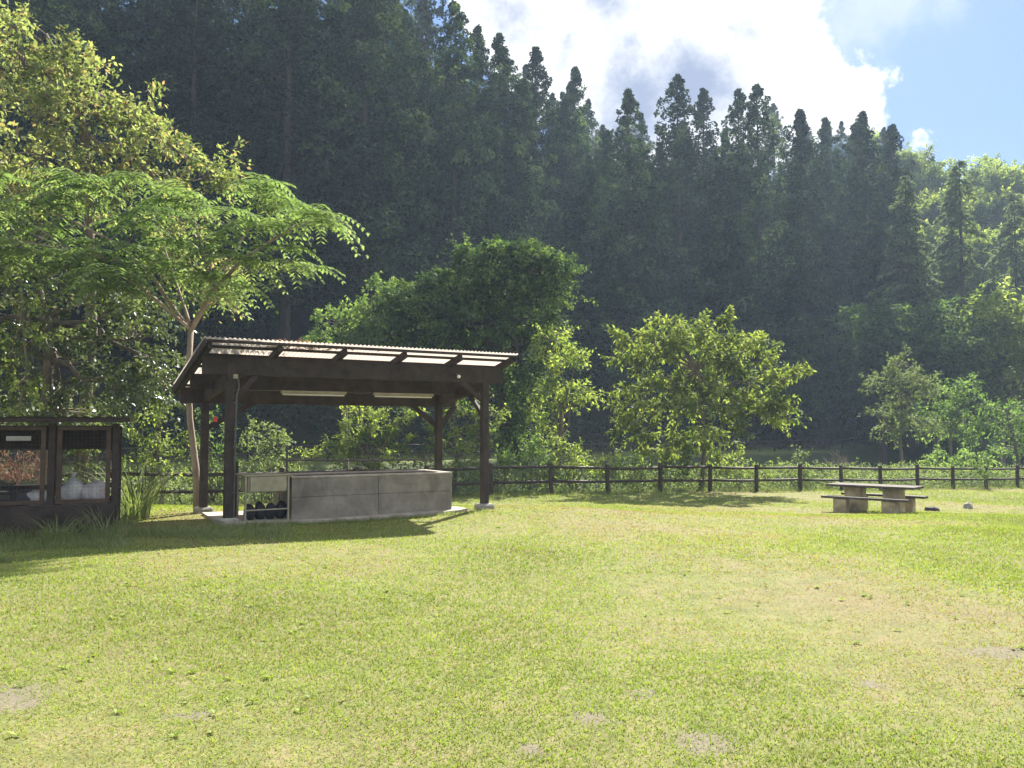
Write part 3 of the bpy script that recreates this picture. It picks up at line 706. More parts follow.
brace(S(WW-.05, DD, 1.55), S(WW-.6, DD, 1.97)); brace(S(WW+.05, DD, 1.55), S(WW+.38, DD, 1.97))
brace(S(WW, .05, 1.72), S(WW, .62, 2.17), .055)
# fittings fixed to the shelter
for (l0, l1) in ((1.05, 2.22), (2.75, 3.95)):
    lamp = part(MB().box(S((l0+l1)/2, 1.0-.085, 2.13), (l1-l0, .07, .05), Lx, Bx), 'strip_lamp', 'steel')
    part(MB().tube([S(l0+.03, .915, 2.09), S(l1-.03, .915, 2.09)], .016, 8), 'lamp_tube', 'tube', lamp, True)
mb = MB(); mb.tube([S(.075, -.075, .06), S(.075, -.075, 1.0), S(.085, -.075, 2.0), S(.12, -.075, 2.15), S(.10, -.075, 2.3)], .014, 8)
for z in (.5, 1.2, 1.9): mb.box(S(.075, -.075, z), (.05, .03, .025), Lx, Bx)
part(mb, 'conduit', 'pipe', smooth=False)
part(MB().box(S(.06, -.08, 2.31), (.07, .05, .07), Lx, Bx), 'junction_box', 'steel')
part(MB().tube([S(.1, .93, 2.16), S(.5, .93, 2.14), S(1.05, .94, 2.15)], .006, 5), 'cable', 'pipe')
part(MB().tube([S(2.22, .93, 2.15), S(2.5, .93, 2.13), S(2.75, .93, 2.15)], .006, 5), 'cable', 'pipe')
lp = part(MB().tube([S(3.95, -.06, 2.46), S(3.95, -.13, 2.44)], [.035, .045], 12), 'small_lamp', 'pipe')
part(MB().blob(S(3.95, -.15, 2.43), .032, 3, .02), 'lamp_glass', 'tube', lp, True)
tag(MB().box(S(.16, DD-.07, 1.66), (.07, .05, .09), Lx, Bx, bev=.01).build('alarm_lamp', M['red'], None, S(.16, DD-.07, 1.66)), 'small red fixture on the slanting brace at the left of the shelter', 'fixture')

# dead leaves heaped on the front roof edge
Vs = []; g = np.random.default_rng(3)
for i in range(260):
    l = .55+abs(g.normal(0, .55)); b = g.uniform(-.35, -.05); Vs.append(S(l, b, roofz(b)+.03+.05*g.uniform()*math.exp(-(l-.9)**2*2)))
P = np.array(Vs); n = len(P)
o = quads('dry_leaves', kites(P, g.normal(0, 1, (n, 3))*[1, 1, .4], [0, 0, 1]+g.normal(0, .5, (n, 3)), .07*np.ones(n), .045*np.ones(n)), M['leaf_red'], g.uniform(.3, 1, n))
tag(o, 'dead brown leaves lying on the shelter roof edge', 'leaves', kind='stuff')

# concrete pad
mb = MB(); out = [(-.15, -.2), (1.0, -.36), (2.2, -.40), (3.2, -.38), (3.9, -.30), (4.15, -.12), (4.18, .3), (4.1, 1.45), (-.1, 1.5)]
V = [S(l, b, float(ground_z(*S(l, b, 0)[:2]))+.045) for l, b in out]+[S(l, b, -.15) for l, b in out]; k = len(out)
mb.add(V, [list(range(k))]+[(i, i+k, (i+1) % k+k, (i+1) % k) for i in range(k)])
tag(mb.build('concrete_pad', M['slab'], None, S(0, 0, 0)), 'thin pale concrete slab under the trough and sink', 'slab')

# trough
tr = empty('concrete_trough', S(2.4, 0, 0), 'long grey stained concrete trough under the shelter roof', 'trough'); to = S(2.4, 0, 0)
t0, t1, tb, te, ht = .963, 3.832, -.123, .95, .727
cz = .02
mb = MB()
for (la, lb_, za, zb_) in ((t0, 2.44, .02, .39), (2.445, t1, .02, .39), (t0, 2.44, .394, ht-.035), (2.445, t1, .394, ht-.035)): mb.box(S((la+lb_)/2, tb+.06, (za+zb_)/2), (lb_-la, .12, zb_-za), Lx, Bx, bev=.004)
mb.build('front_wall', M['concrete'], tr, to)
MB().box(S((t0+t1)/2, te-.06, (ht+cz)/2-.02), (t1-t0, .12, ht-cz-.04), Lx, Bx, bev=.008).build('back_wall', M['concrete'], tr, to)
for l in (t0+.06, t1-.06): MB().box(S(l, (tb+te)/2, (ht+cz)/2-.022), (.12, te-tb-.244, ht-cz-.044), Lx, Bx, bev=.002).build('end_wall', M['concrete'], tr, to)
MB().box(S((t0+t1)/2, (tb+te)/2, .42), (t1-t0-.244, te-tb-.244, .05), Lx, Bx).build('basin_floor', M['concrete'], tr, to)
mb = MB()
for b in (tb+.06, te-.06): mb.box(S((t0+t1)/2, b, ht-.018), (t1-t0+.012, .135, .034), Lx, Bx, bev=.008)
for l in (t0+.06, t1-.06): mb.box(S(l, (tb+te)/2, ht-.019), (.13, te-tb-.28, .032), Lx, Bx, bev=.008)
mb.build('rim', M['slab'], tr, to)

# water pipe with taps along the trough
pr = empty('water_pipe', S(1.0, .5, 0), 'dark water pipe with taps running along the top of the trough', 'pipe'); po = S(1.0, .5, 0)
MB().tube([S(1.03, .42, .02), S(1.03, .42, 1.22)], .02, 8).build('riser', M['pipe'], pr, po)
MB().tube([S(.98, .42, .98), S(2.3, .42, .94), S(3.72, .42, .93), S(3.72, .42, .74)], .016, 8).build('supply_pipe', M['pipe'], pr, po)
MB().tube([S(3.65, .42, .93), S(3.65, .42, 1.05)], .014, 8).build('riser', M['pipe'], pr, po)
for l in (1.45, 2.2, 2.95, 3.5):
    MB().tube([S(l, .42, .95), S(l, .42, 1.03), S(l, .36, 1.05), S(l, .30, 1.0), S(l, .295, .96)], .011, 7).tube([S(l-.035, .40, 1.075), S(l+.035, .40, 1.075)], .008, 6).build('tap', M['pipe'], pr, po)

# sink
so = S(.55, .2, 0); sk = empty('metal_sink', so, 'old steel sink on thin legs left of the concrete trough', 'sink')
s0, s1, sb0, sb1 = .22, .93, -.12, .42
mb = MB(); zt = .76; hb = .27
mb.box(S((s0+s1)/2+.02, sb0+.012, zt-hb/2), (s1-s0-.14, .02, hb-.03), Lx, Bx, bev=.004); mb.box(S((s0+s1)/2+.02, sb1-.012, zt-hb/2), (s1-s0-.14, .02, hb-.03), Lx, Bx, bev=.004)
mb.box(S(s0+.07, (sb0+sb1)/2, zt-hb/2), (.02, sb1-sb0-.05, hb-.03), Lx, Bx, bev=.004); mb.box(S(s1-.03, (sb0+sb1)/2, zt-hb/2), (.02, sb1-sb0-.05, hb-.03), Lx, Bx, bev=.004)
mb.box(S((s0+s1)/2, (sb0+sb1)/2, zt-hb+.01), (s1-s0-.12, sb1-sb0-.05, .02), Lx, Bx); mb.build('basin', M['steel'], sk, so)
mb = MB()
for b in (sb0, sb1): mb.box(S((s0+s1)/2, b, zt), (s1-s0+.02, .035, .025), Lx, Bx)
for l in (s0, s1): mb.box(S(l, (sb0+sb1)/2, zt), (.035, sb1-sb0-.036, .024), Lx, Bx)
mb.build('rim', M['steel'], sk, so)
for l in (s0+.02, s1-.02):
    for b in (sb0+.01, sb1-.01): MB().box(S(l, b, .395), (.028, .028, .70), Lx, Bx).build('leg', M['steel'], sk, so)
MB().tube([S(s0+.02, sb0, .22), S(s1-.02, sb0, .22)], .012, 7).build('stretcher', M['steel'], sk, so)
for i, (l, lab) in enumerate(((.36, 'leftmost dark rounded stone under the sink'), (.53, 'second dark rounded stone from the left under the sink'), (.70, 'third dark rounded stone from the left under the sink'), (.86, 'rightmost dark rounded stone under the sink beside the trough'))):
    c = S(l, .12+.04*(i % 2), .17); o = MB().blob(c, (.095, .12, .13+.02*(i % 2)), i+2, .12, flat=.95).build('stone', M['char'], None, c, smooth=True); tag(o, lab, 'stone', 'dark stones under the sink')

# dark brown timber stub behind the sink
tag(MB().box(S(.20, .62, .48), (.16, .12, .96), Lx, Bx, bev=.01).build('wooden_post', M['wood'], None, S(.2, .62, 0)), 'short thick brown post between the front left shelter post and the sink', 'post')

# ------------------------------------------------------------------ wire cage for rubbish
YS = 12.0
def Q(px, py, dy=0): return W(px, py, YS+dy)
co = np.array([-5.72, YS, 0.]); cg = empty('wire_cage', co, 'low brown timber and wire rubbish cage with flat tin roof at the left edge', 'cage')
def cp(mb, name, m, parent=None): return mb.build(name, M[m], parent or cg, co)
cg.rotation_euler = (0, 0, R(23)); x0, x1, dep, hr = -9.9, -5.72, .95, 1.62
for x in (x0, -8.9, -6.53, x1):
    cp(MB().box((x, YS, .78), (.09, .09, 1.58)), 'post', 'wood'); cp(MB().box((x, YS+dep, .76), (.09, .09, 1.55)), 'post', 'wood')
mb = MB(); n = 120; V = []
for i in range(n+1):
    x = x0-.15+(x1-x0+.38)*i/n
    for (y, z) in ((YS-.22, hr+.045), (YS+dep+.2, hr-.01)): V.append((x, y, z+.014*math.cos(i*math.pi/2.0)))
mb.add(V, [(i*2, (i+1)*2, (i+1)*2+1, i*2+1) for i in range(n)]); cp(mb, 'roof', 'tin')
cp(MB().box(((x0+x1)/2+.03, YS-.17, hr-.0), (x1-x0+.30, .04, .07)), 'fascia', 'wood')
cp(MB().box(((x0+x1)/2, YS+dep+.05, 1.36), (x1-x0, .03, .36)), 'back_board', 'wood')
cp(MB().box(((x0+x1)/2, YS+dep+.05, .2), (x1-x0, .03, .5)), 'back_board', 'wood')
cp(MB().box(((x0+x1)/2, YS+dep+.052, .62), (x1-x0, .05, .07)), 'rail', 'wood')
cp(MB().box(((x0+x1)/2, YS-.06, .2), (x1-x0+.02, .03, .46)), 'front_board', 'wood')
cp(MB().box(((x0+x1)/2, YS+dep/2, .33), (x1-x0-.1, dep-.12, .03)), 'floor_board', 'wood')
cp(MB().box((x1+.002, YS+dep/2, .3), (.03, dep-.1, .3)), 'side_board', 'wood')
cp(MB().box((x1, YS+dep/2, 1.45), (.05, dep-.1, .07)), 'side_rail', 'wood')
for (a, b_) in ((-8.84, -6.60), (-6.46, -5.78)):
    d = cp(MB().box(((a+b_)/2, YS-.055, 1.50), (b_-a, .035, .06)), 'door_frame', 'wood_light')
    mb = MB(); mb.box(((a+b_)/2, YS-.055, .47), (b_-a, .035, .06))
    for x in (a+.03, b_-.03): mb.box((x, YS-.055, .985), (.06, .034, .965))
    cp(mb, 'door_frame', 'wood_light')
    mb = MB(); x = a+.06
    while x < b_-.05: mb.box((x, YS-.05, .985), (.0016, .0016, .96), bev=.0005); x += .05
    z = .52
    while z < 1.46: mb.box(((a+b_)/2, YS-.047, z), (b_-a-.08, .0016, .0016), bev=.0005); z += .05
    cp(mb, 'wire_mesh', 'pipe')
cp(MB().box((-6.93, YS-.075, 1.36), (.3, .012, .065)), 'sign_plate', 'sign')
# netting
mb = MB(); nx_, nz_ = 26, 8; V = []
for j in range(nz_+1):
    for i in range(nx_+1):
        x = -8.8+2.0*i/nx_; top = .93+.08*math.sin(i*.45)-.22*(i/nx_)**2; z = .38+(top-.38)*j/nz_; V.append((x, YS+.12+.25*(j/nz_)**1.5+.05*math.sin(i*.9+j*.5), z))
mb.add(V, [(j*(nx_+1)+i, j*(nx_+1)+i+1, (j+1)*(nx_+1)+i+1, (j+1)*(nx_+1)+i) for j in range(nz_) for i in range(nx_)])
nt_o = mb.build('net', M['net'], None, co); nt_o.rotation_euler = (0, 0, R(23)); tag(nt_o, 'dark bird net bundled over the left part of the cage interior', 'net')
for i, (x, y, r, m_, lab) in enumerate(((-6.30, YS+.35, (.17, .17, .24), 'bag', 'tall white rubbish bag right of the middle posts of the cage'), (-6.0, YS+.35, (.20, .2, .21), 'bag_red', 'white rubbish bag with red print at the cage right end'), (-6.75, YS+.4, (.24, .2, .15), 'bag', 'flat white bag left of the middle posts of the cage'))):
    c = np.array([x, y, .35+r[2]*.8]); mb = MB().blob(c, r, i+5, .13, 20, 14, flat=.8)
    if i < 1: mb.tube([c+[0, 0, r[2]*.8], c+[.02, 0, r[2]*1.15], c+[.03, 0, r[2]*1.35]], [.05, .02, .045], 8)
    bo = mb.build('rubbish_bag', M[m_], None, c, smooth=True); dd = c-co; bo.location = co+np.array([dd[0]*math.cos(R(23))-dd[1]*math.sin(R(23)), dd[0]*math.sin(R(23))+dd[1]*math.cos(R(23)), dd[2]]); bo.rotation_euler = (0, 0, R(23)); tag(bo, lab, 'bag', 'white rubbish bags in the cage')
g = np.random.default_rng(8); P = []; 
for i in range(600): P.append((-9.3+g.uniform(0, 1.0)**1.0, 14.6+g.normal(0, .2), .55+abs(g.normal(0, .32))))
P = np.array(P); n = len(P); o = quads('dry_bush', kites(P-co, g.normal(0, .5, (n, 3))+[0, 0, .6], g.normal(0, 1, (n, 3)), .13*np.ones(n), .018*np.ones(n)), M['leaf_red'], g.uniform(0, .9, n), loc=co)
tag(o, 'reddish brown dried bush seen through the left part of the cage', 'bush')

# ------------------------------------------------------------------ picnic table and rocks
yt = 22.4; tc_ = W(874, 482, yt); zg = float(ground_z(tc_[0], yt)); to = np.array([tc_[0], yt, zg])
tb_ = empty('picnic_table', to, 'picnic table with weathered plank top on pale stone blocks at the right of the lawn', 'table')
ang = R(-42); ex = np.array([math.cos(ang), math.sin(ang), 0]); ey = np.array([-ex[1], ex[0], 0]); up = np.array([0, 0, 1.])
def tp_(u, v, z): return to+ex*u+ey*v+up*z
mb = MB()
for k in range(6): mb.box(tp_(0, -.36+.145*k, .70), (2.25+.02*math.sin(k*3), .138, .06), ex, ey, bev=.006)
mb.build('tabletop', M['plank'], tb_, to)
for u in (-.5, .5): MB().box(tp_(u, 0, .33), (.42, .5, .68), ex, ey, bev=.02).build('pedestal', M['stone_block'], tb_, to)
for v, lab in ((-.72, 'low plank bench on two stone blocks on the near side of the picnic table'), (.72, 'low plank bench on stone blocks behind the picnic table')):
    bo = tp_(0, v, 0); bn = empty('bench', bo, lab, 'bench')
    mb = MB()
    for k in range(2): mb.box(tp_(.0, v-.085+.17*k, .41), (2.2, .16, .06), ex, ey, bev=.006)
    mb.build('seat', M['plank'], bn, bo)
    for u in (-.62, .62): MB().box(tp_(u, v, .18), (.34, .28, .40), ex, ey, bev=.02).build('leg', M['stone_block'], bn, bo)
for (px, py, Yr, r, m_, lab) in ((932, 498, 24.5, (.26, .2, .09), 'rock_dark', 'dark flat rock on the grass right of the picnic table'), (968, 496, 25.5, (.17, .16, .17), 'rock', 'pale pointed rock on the grass near the right fence')):
    c = W(px, py, Yr); c[2] = ground_z(c[0], c[1])+.04; mb = MB()
    gg = np.random.default_rng(int(px)); ring = [(r[0]*math.cos(t)*(1+.15*gg.normal()), r[1]*math.sin(t)*(1+.15*gg.normal())) for t in np.linspace(0, 6.28, 9)[:-1]]
    V = [(*p, -.08) for p in ring]+[(p[0]*.75, p[1]*.75, r[2]*.5*(1+.3*gg.normal())) for p in ring]+[(.02, 0, r[2]*1.05)]
    mb.add(np.array(V)+c, [(i, (i+1) % 8, 8+(i+1) % 8, 8+i) for i in range(8)]+[(8+i, 8+(i+1) % 8, 16) for i in range(8)])
    tag(mb.build('rock', M[m_], None, c), lab, 'rock')

# ------------------------------------------------------------------ forest
def cedar_proto(seed, Ht=24., Rm=3.3, zb=.16, nb=270, per=86, lm='needle', sprig=.34):
    g = np.random.default_rng(seed); mb = MB(); mb.tube([(0, 0, -1.5), (0, 0, 0), (.05, .03, Ht*.5), (0, .04, Ht*.97)], [.34, .30, .18, .02], 7)
    Vs, ts = [], []
    ph = g.uniform(0, 6, 4)
    for i in range(nb):
        t = (i+g.uniform())/nb; t = 1-(1-t)**1.18
        z = Ht*(zb+(1-zb)*t); a = g.uniform(0, 2*np.pi)
        Rz = Rm*(1-t)**.9*(.8+.2*math.sin(a*2+ph[0])+.15*math.sin(t*17+ph[1]+a))+.05
        if t < .15: Rz *= .6+2.5*t
        rr = Rz*(g.uniform(.3, 1.15) if t < .72 else g.uniform(.15, 1.55)); c = np.array([math.cos(a)*rr, math.sin(a)*rr, z-.12*rr]); cr = (.13+.88*(1-t)**.75)*g.uniform(.6, 1.2)*(1 if t < .8 else .8)
        if i % 3 == 0: mb.tube([(0, 0, z-.2), c], [.04, .012], 3, cap=False)
        n = int(per*(.42+.7*(1-t))); d = norm(g.normal(0, 1, (n, 3))+[math.cos(a)*.5, math.sin(a)*.5, .35])
        P = c+d*np.array([cr, cr, cr*.85])*g.uniform(.82, 1.04, n)[:, None]
        D = np.cross(d, g.normal(0, 1, (n, 3)))+d*.5-[0, 0, .35]; L = sprig*g.uniform(.6, 1.25, n)*(1-.3*t)
        Vs.append(kites(P, D, d+g.normal(0, .3, (n, 3)), L, L*.5)); ts.append(np.clip(g.normal(g.normal(.42, .27), .08, n)+.12*d[:, 0]*0, 0, 1))
    return mb, np.concatenate(Vs), np.concatenate(ts)

def deodar_proto(seed, Ht=22., Rm=5.):
    g = np.random.default_rng(seed); mb = MB(); mb.tube([(0, 0, -1.5), (0, 0, 0), (.05, .03, Ht*.5), (0, .04, Ht*.99)], [.36, .3, .18, .02], 7); Vs, ts = [], []
    nb = 120
    for i in range(nb):
        t = (i+g.uniform())/nb; z = Ht*(.12+.87*t); a = g.uniform(0, 2*np.pi); Lb = (Rm*(1-t)**.85+.25)*g.uniform(.75, 1.15)
        m = max(4, int(Lb*9)); s = np.linspace(.15, 1, m); h = np.array([math.cos(a), math.sin(a), 0]); C0 = np.outer(s*Lb, h); C0[:, 2] = z+Lb*(.12*s-.42*s**2); mb.tube(C0[::max(1, m//4)], .03, 3, cap=False) if m > 3 else 0
        sd = np.array([-h[1], h[0], 0])
        for k in range(7):
            off = g.uniform(-1, 1, m)*.55*(1.1-s)*min(Lb, 3)*.55; P = C0+sd*off[:, None]; P[:, 2] -= np.abs(off)*.25+g.uniform(0, .15, m)
            D = h*.7+sd*np.sign(off)[:, None]*.8+g.normal(0, .3, (m, 3)); D[:, 2] -= .35
            Vs.append(kites(P, D, [0, 0, 1]+g.normal(0, .35, (m, 3)), .5*g.uniform(.6, 1.2, m), .15*np.ones(m))); ts.append(np.clip(g.normal(.5, .2, m), 0, 1))
    return mb, np.concatenate(Vs), np.concatenate(ts)

def round_proto(seed, Ht=13., R_=4.2, L=.34, n=26, per=70):
    g = np.random.default_rng(seed); mb = MB(); mb.tube([(0, 0, -1.5), (0, 0, 0), (.1, .1, Ht*.4), (0, .2, Ht*.75)], [.26, .24, .17, .06], 7)
    lob = [(np.array([math.cos(a)*R_*.55*g.uniform(.6, 1.2), math.sin(a)*R_*.55*g.uniform(.6, 1.2), Ht*g.uniform(.42, .8)]), (R_*.5, R_*.5, Ht*.16)) for a in g.uniform(0, 6.28, 11)]
    lob += [(np.array([0, 0, Ht*.85]), (R_*.5, R_*.5, Ht*.12))]
    for c, r in lob: mb.tube([(0, 0, Ht*.35), (c+[0, 0, Ht*.3])/2, c], [.12, .08, .03], 5, cap=False)
    cl = lobe_clumps(lob, 5.5, g, .75); V, t = crown_leaves(cl, per, L, .5, g, .45, .22, .55); return mb, V, t

protos = {}
def mk(kind, i, fn, lm, bark, nm):
    mb, V, t = fn; root = empty(nm, (0, 0, 0), 'x', 'tree'); mb.build('trunk', M[bark], root, (0, 0, 0)); quads('crown', V, M[lm], t, root); protos[(kind, i)] = root
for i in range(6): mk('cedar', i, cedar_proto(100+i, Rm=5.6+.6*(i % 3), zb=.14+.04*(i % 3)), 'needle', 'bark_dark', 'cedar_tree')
for i in range(2): mk('deodar', i, deodar_proto(200+i), 'needle_deodar', 'bark_dark', 'feathery_conifer')
for i in range(3): mk('round', i, round_proto(300+i), 'leaf_mid', 'bark_dark', 'broadleaf_tree')
for i in range(2): mk('yround', i, round_proto(320+i), 'leaf_yellow', 'bark', 'broadleaf_tree')
used = set(); base_h = {'cedar': 24., 'deodar': 22., 'round': 13.*.98, 'yround': 13.*.98}
FOREST_TOP = [0]
def put(kind, i, x, y, Ht, label, group=None, rz=None, wide=1.0):
    root = protos[(kind, i)]; z = float(ground_z(x, y)); s = Ht/base_h[kind]; sw = s*wide
    rz = random.uniform(0, 6.28) if rz is None else rz; FOREST_TOP[0] = max(FOREST_TOP[0], z+Ht)
    if (kind, i) in used: return dup(root, (x, y, z), rz, (sw, sw, s), label, group)
    used.add((kind, i)); root.location = (x, y, z); root.rotation_euler = (0, 0, rz); root.scale = (sw, sw, s); root['label'] = label
    if group: root['group'] = group
    return root

SKX = [-200, 430, 455, 480, 520, 560, 600, 640, 680, 715, 757, 800, 830, 862, 892, 915, 1000, 1200]
SKY = [-400, -60, 4, 30, 42, 58, 84, 92, 74, 96, 84, 108, 118, 100, 126, 158, 176, 190]
def top_limit(x, y, z0, px): # greatest height at this spot under the skyline
    sy = np.interp(px, SKX, SKY); ang = math.atan((384-sy)/F)+PITCH
    d = y; return H+d*math.tan(ang)*1.0-z0
# skyline spires: (px, depth, kind)
spires = [(318, 62), (366, 58), (455, 66), (478, 72), (500, 70), (536, 78), (575, 84), (628, 76), (677, 82), (703, 88), (738, 86), (757, 84), (800, 86), (825, 96), (862, 90), (892, 92)]
names = ['towering cedar rising out of view above the left half of the shelter', 'broad towering cedar just left of the sky gap', 'thin cedar spire at the left edge of the sky gap',
  'cedar top just below the left edge of the white cloud', 'cedar top under the left cloud edge, second from the sky gap', 'wide rounded cedar below the grey part of the cloud', 'rounded treetop on the falling skyline under the cloud',
  'slim open cedar spire standing alone above the dome tree', 'sharp tall cedar spire above the spreading tree', 'cedar just right of the sharp spire', 'short cedar tip left of the twin spires', 'tall pointed cedar right of the sharp spire, below the big cloud',
  'broad dark cedar in front of the lower cloud', 'low cedar tip between two dark spires below the cloud', 'tall dark spire against the right edge of the cloud', 'last dark cedar spire before the blue sky begins']
placed = []
for k, ((px, Y_), nm) in enumerate(zip(spires, names)):
    x = (px-512)/F*Y_*1.0; z0 = float(ground_z(x, Y_)); Ht = float(np.clip(top_limit(x, Y_, z0, px), 14, 36)) if px > 400 else 31.
    x = (px-512)/F*(Y_*math.cos(PITCH)+(z0+Ht-H)*math.sin(PITCH))
    put('cedar', k % 6, x, Y_, Ht, nm, None, wide=1.0); placed.append((x, Y_))
cnt = 0
for row, s in enumerate((10, 14.5, 19, 23.5, 28.5, 34, 40)):
    a = -24+2.1*(row % 2)
    while a < 116:
        p = FF0+FFd*(a+random.uniform(-.8, .8))+FFn*(s+random.uniform(-1, 1)); x, y = float(p[0]), float(p[1]); z0 = float(ground_z(x, y))
        Ht = random.uniform(21, 27); u, _ = PX(x, y, z0+Ht*.8)
        a += random.uniform(6.2, 8.6)+(.7 if row > 3 else 0)
        if u < -110 or u > 1130: continue
        lim = top_limit(x, y, z0, u)-random.uniform(.2, 2.2)
        if u > 895 and row < 3: 
            if row == 1 or random.random() < .5: continue
            lim = min(lim, random.uniform(9, 13))
        Ht = min(Ht*(1.26 if u < 445 else 1), lim)
        if row == 0 and 290 < u < 830: Ht = min(Ht, random.uniform(14, 18))
        if Ht < 8 or min([math.hypot(x-q[0], y-q[1]) for q in placed]+[9]) < 1.6: continue
        placed.append((x, y)); cnt += 1
        if u > 905 and row < 3: put('round', cnt % 3, x, y, Ht, 'dark broadleaf tree at the foot of the slope, right side', 'broadleaf trees at the foot of the slope', wide=1.2)
        elif row == 0: put('cedar', cnt % 6, x, y, Ht, 'dark cedar in the front rank of the forest beyond the far fence', 'front rank cedars beyond the far fence', wide=1.15)
        elif u > 915: put('yround', cnt % 2, x, y, min(13, max(lim, 8)), 'sunlit yellow green broadleaf treetop on the right skyline', 'sunlit treetops on the right skyline', wide=1.1)
        else: put('cedar', (cnt*5+row) % 6, x, y, Ht, 'dark cedar packed in the forest on the slope behind the lawn', 'cedars on the slope', wide=1.0)
for q, (px, yt_, Y_) in enumerate(((925, 168, 124), (943, 162, 128), (965, 164, 124), (984, 158, 130), (1002, 163, 124), (1022, 166, 128), (1042, 174, 124), (912, 160, 130), (932, 192, 116), (958, 196, 114), (982, 190, 117), (1008, 196, 115), (1035, 198, 116), (1065, 180, 124), (898, 146, 132), (870, 133, 132), (920, 225, 106), (948, 230, 104), (975, 226, 106), (1003, 232, 104), (1030, 230, 106), (905, 200, 112))):
    tp2 = W(px, yt_, Y_); z0 = float(ground_z(tp2[0], Y_)); Hh = tp2[2]-z0
    put('yround', q % 2, tp2[0], Y_, float(np.clip(Hh, 8, 21)), 'sunlit yellow green broadleaf treetop on the right skyline', 'sunlit treetops on the right skyline', wide=1.0)
# feathery conifers and broadleaf trees at the right
for (px, Y_, ytop, i, lab) in ((958, 80, 156, 0, 'pale feathery conifer with clear spire at the right, against the sky'), (905, 78, 172, 1, 'pale feathery conifer right of the last dark cedar'), (1014, 84, 188, 1, 'feathery conifer cut by the right edge')):
    tp2 = W(px, ytop, Y_); z0 = float(ground_z(tp2[0], Y_)); put('deodar', i, tp2[0], Y_, tp2[2]-z0, lab, None, wide=.9)
for (px, Y_, ytop, k, i, lab) in ((880, 70, 300, 'round', 0, 'dark layered broadleaf tree under the pale feathery conifers'), (930, 66, 318, 'round', 1, 'dark rounded tree above the small pale tree at the right'), (995, 66, 290, 'yround', 0, 'yellow tinged broadleaf tree at the right edge below the conifers'), (820, 76, 330, 'round', 2, 'dark low tree right of the spreading tree, at the forest foot')):
    tp2 = W(px, ytop, Y_); z0 = float(ground_z(tp2[0], Y_)); put(k, i, tp2[0], Y_, tp2[2]-z0, lab, None, wide=1.15)
for k, r in list(protos.items()):
    if k not in used:
        for c in list(r.children): bpy.data.objects.remove(c)
        bpy.data.objects.remove(r)
print('forest', cnt, 'top', FOREST_TOP[0], GMAXZ)

# ------------------------------------------------------------------ haze
m, nt, out = mat('haze_air'); pv = nt.nodes.new('ShaderNodeVolumePrincipled'); pv.inputs['Color'].default_value = (.60, .78, 1, 1)
pv.inputs['Density'].default_value = .0006; pv.inputs['Anisotropy'].default_value = .1; nt.links.new(pv.outputs[0], out.inputs['Volume'])
top = max(FOREST_TOP[0], GMAXZ)+3; bot = float(Z.min())-1
hz = MB().box((15, 100, (top+bot)/2), (500, 330, top-bot), bev=.001).build('haze', m); tag(hz, 'thin blue haze filling the valley', 'haze', kind='stuff')
hz.data.materials[0] = m

# ------------------------------------------------------------------ sun, sky, camera
SAZ, SEL = R(22), R(41)
sd = Vector((math.sin(SAZ)*math.cos(SEL), math.cos(SAZ)*math.cos(SEL), math.sin(SEL)))
li = bpy.data.lights.new('sun', 'SUN'); li.energy = 4.6; li.angle = R(.6); li.color = (1, .95, .86)
lo = bpy.data.objects.new('sun', li); C.objects.link(lo); lo.rotation_euler = sd.to_track_quat('Z', 'Y').to_euler(); lo.location = sd*100
wd = bpy.data.worlds.new('World'); bpy.context.scene.world = wd; wd.use_nodes = True; nt = wd.node_tree; nt.nodes.clear(); L = nt.links
out = nt.nodes.new('ShaderNodeOutputWorld'); bg = nt.nodes.new('ShaderNodeBackground'); bg.inputs[1].default_value = .07; L.new(bg.outputs[0], out.inputs[0])
sk_ = nt.nodes.new('ShaderNodeTexSky'); sk_.sky_type = 'NISHITA'; sk_.sun_disc = False; sk_.sun_elevation = SEL; sk_.sun_rotation = SAZ; sk_.air_density = 1.0; sk_.dust_density = .7; sk_.ozone_density = 2.0
tc = nt.nodes.new('ShaderNodeTexCoord'); Dv = tc.outputs['Generated']
nz = nt.nodes.new('ShaderNodeTexNoise'); nz.inputs['Scale'].default_value = 9; nz.inputs['Detail'].default_value = 9; nz.inputs['Roughness'].default_value = .66; L.new(Dv, nz.inputs['Vector'])
def vm(op, a, b):
    n = nd(nt, 'ShaderNodeVectorMath', operation=op)
    for i, v in enumerate((a, b)):
        if v is None: continue
        if isinstance(v, tuple): n.inputs[i].default_value = v
        else: L.new(v, n.inputs[i])
    return n
def fm(op, a, b):
    n = nd(nt, 'ShaderNodeMath', operation=op)
    for i, v in enumerate((a, b)):
        if isinstance(v, (int, float)): n.inputs[i].default_value = v
        else: L.new(v, n.inputs[i])
    return n.outputs[0]
dist = vm('ADD', Dv, vm('MULTIPLY', vm('SUBTRACT', nz.outputs['Color'], (.5, .5, .5)).outputs[0], (.17, .17, .17)).outputs[0]).outputs[0]
def blobs(lst):
    cur = None
    for (px, py, r) in lst:
        d = W(px, py, 1000.)-np.array([0, 0, H]); d = d/np.linalg.norm(d)
        v = fm('SUBTRACT', r/F, vm('DISTANCE', dist, tuple(float(q) for q in d)).outputs['Value']); cur = v if cur is None else fm('MAXIMUM', cur, v)
    return cur
def msk(v, lo_, hi_):
    mr = nd(nt, 'ShaderNodeMapRange'); mr.interpolation_type = 'SMOOTHSTEP'; L.new(v, mr.inputs[0]); mr.inputs[1].default_value = lo_; mr.inputs[2].default_value = hi_; return mr.outputs[0]
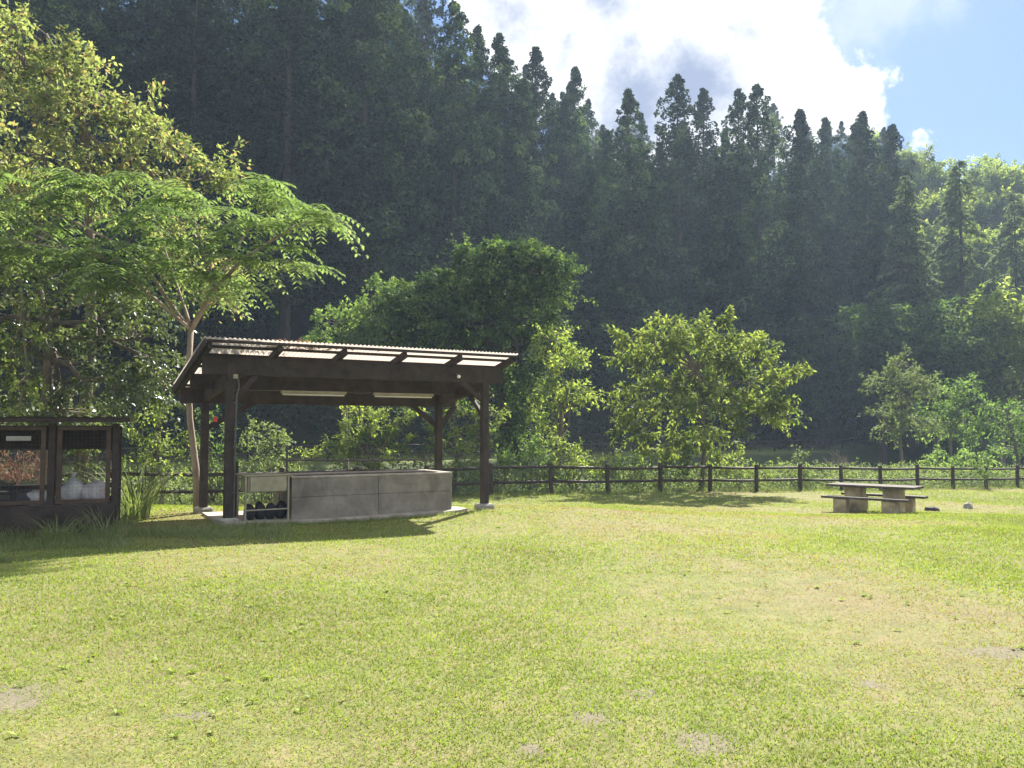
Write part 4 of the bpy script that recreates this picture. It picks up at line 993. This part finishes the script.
cl = msk(blobs([(520, 20, 60), (590, 40, 75), (660, 60, 85), (740, 60, 85), (800, 85, 62), (845, 98, 42), (780, 20, 45), (700, -30, 110), (600, -60, 100), (920, 150, 11), (740, 130, 70), (640, 120, 70), (400, -140, 90), (900, -260, 150)]), -.004, .010)
gr = msk(blobs([(615, 25, 34), (630, 50, 30), (690, 100, 50), (640, 110, 50), (745, 32, 18), (512, 12, 26), (715, 75, 22), (600, 0, 34), (560, 60, 20), (810, 70, 10)]), -.02, .05)
wisp = fm('MULTIPLY', msk(blobs([(895, 3, 50), (845, 5, 28), (950, 12, 26), (880, 28, 12)]), -.01, .045), .6)
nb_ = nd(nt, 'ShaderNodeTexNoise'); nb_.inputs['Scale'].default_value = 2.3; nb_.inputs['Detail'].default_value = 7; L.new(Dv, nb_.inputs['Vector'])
fw = vm('DOT_PRODUCT', Dv, (0, .93, .37)).outputs['Value']     # broken cloud added to the sky out of view, to brighten shaded sides
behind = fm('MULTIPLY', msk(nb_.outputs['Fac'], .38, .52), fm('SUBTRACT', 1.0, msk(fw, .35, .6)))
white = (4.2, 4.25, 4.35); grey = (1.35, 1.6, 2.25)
base = mixc(nt, .86, sk_.outputs[0], (.62, 1.25, 2.8))
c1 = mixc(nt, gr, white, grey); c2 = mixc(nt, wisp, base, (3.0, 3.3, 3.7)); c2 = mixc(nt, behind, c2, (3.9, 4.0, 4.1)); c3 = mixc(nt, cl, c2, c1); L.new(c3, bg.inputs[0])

cam = bpy.data.cameras.new('camera'); cam.sensor_width = 36; cam.lens = 36*F/1024; cam.clip_end = 2000; cam.clip_start = .05
co_ = bpy.data.objects.new('camera', cam); C.objects.link(co_); co_.location = (0, 0, H); co_.rotation_euler = (R(90)+PITCH, 0, 0)
sc = bpy.context.scene; sc.camera = co_
sc.view_settings.view_transform = 'Standard'; sc.view_settings.look = 'None'; sc.view_settings.exposure = 2.1; sc.view_settings.gamma = 1
sc.cycles.max_bounces = 6; sc.cycles.diffuse_bounces = 3; sc.cycles.transmission_bounces = 4; sc.cycles.transparent_max_bounces = 8; sc.cycles.volume_bounces = 0
sc.cycles.use_denoising = True
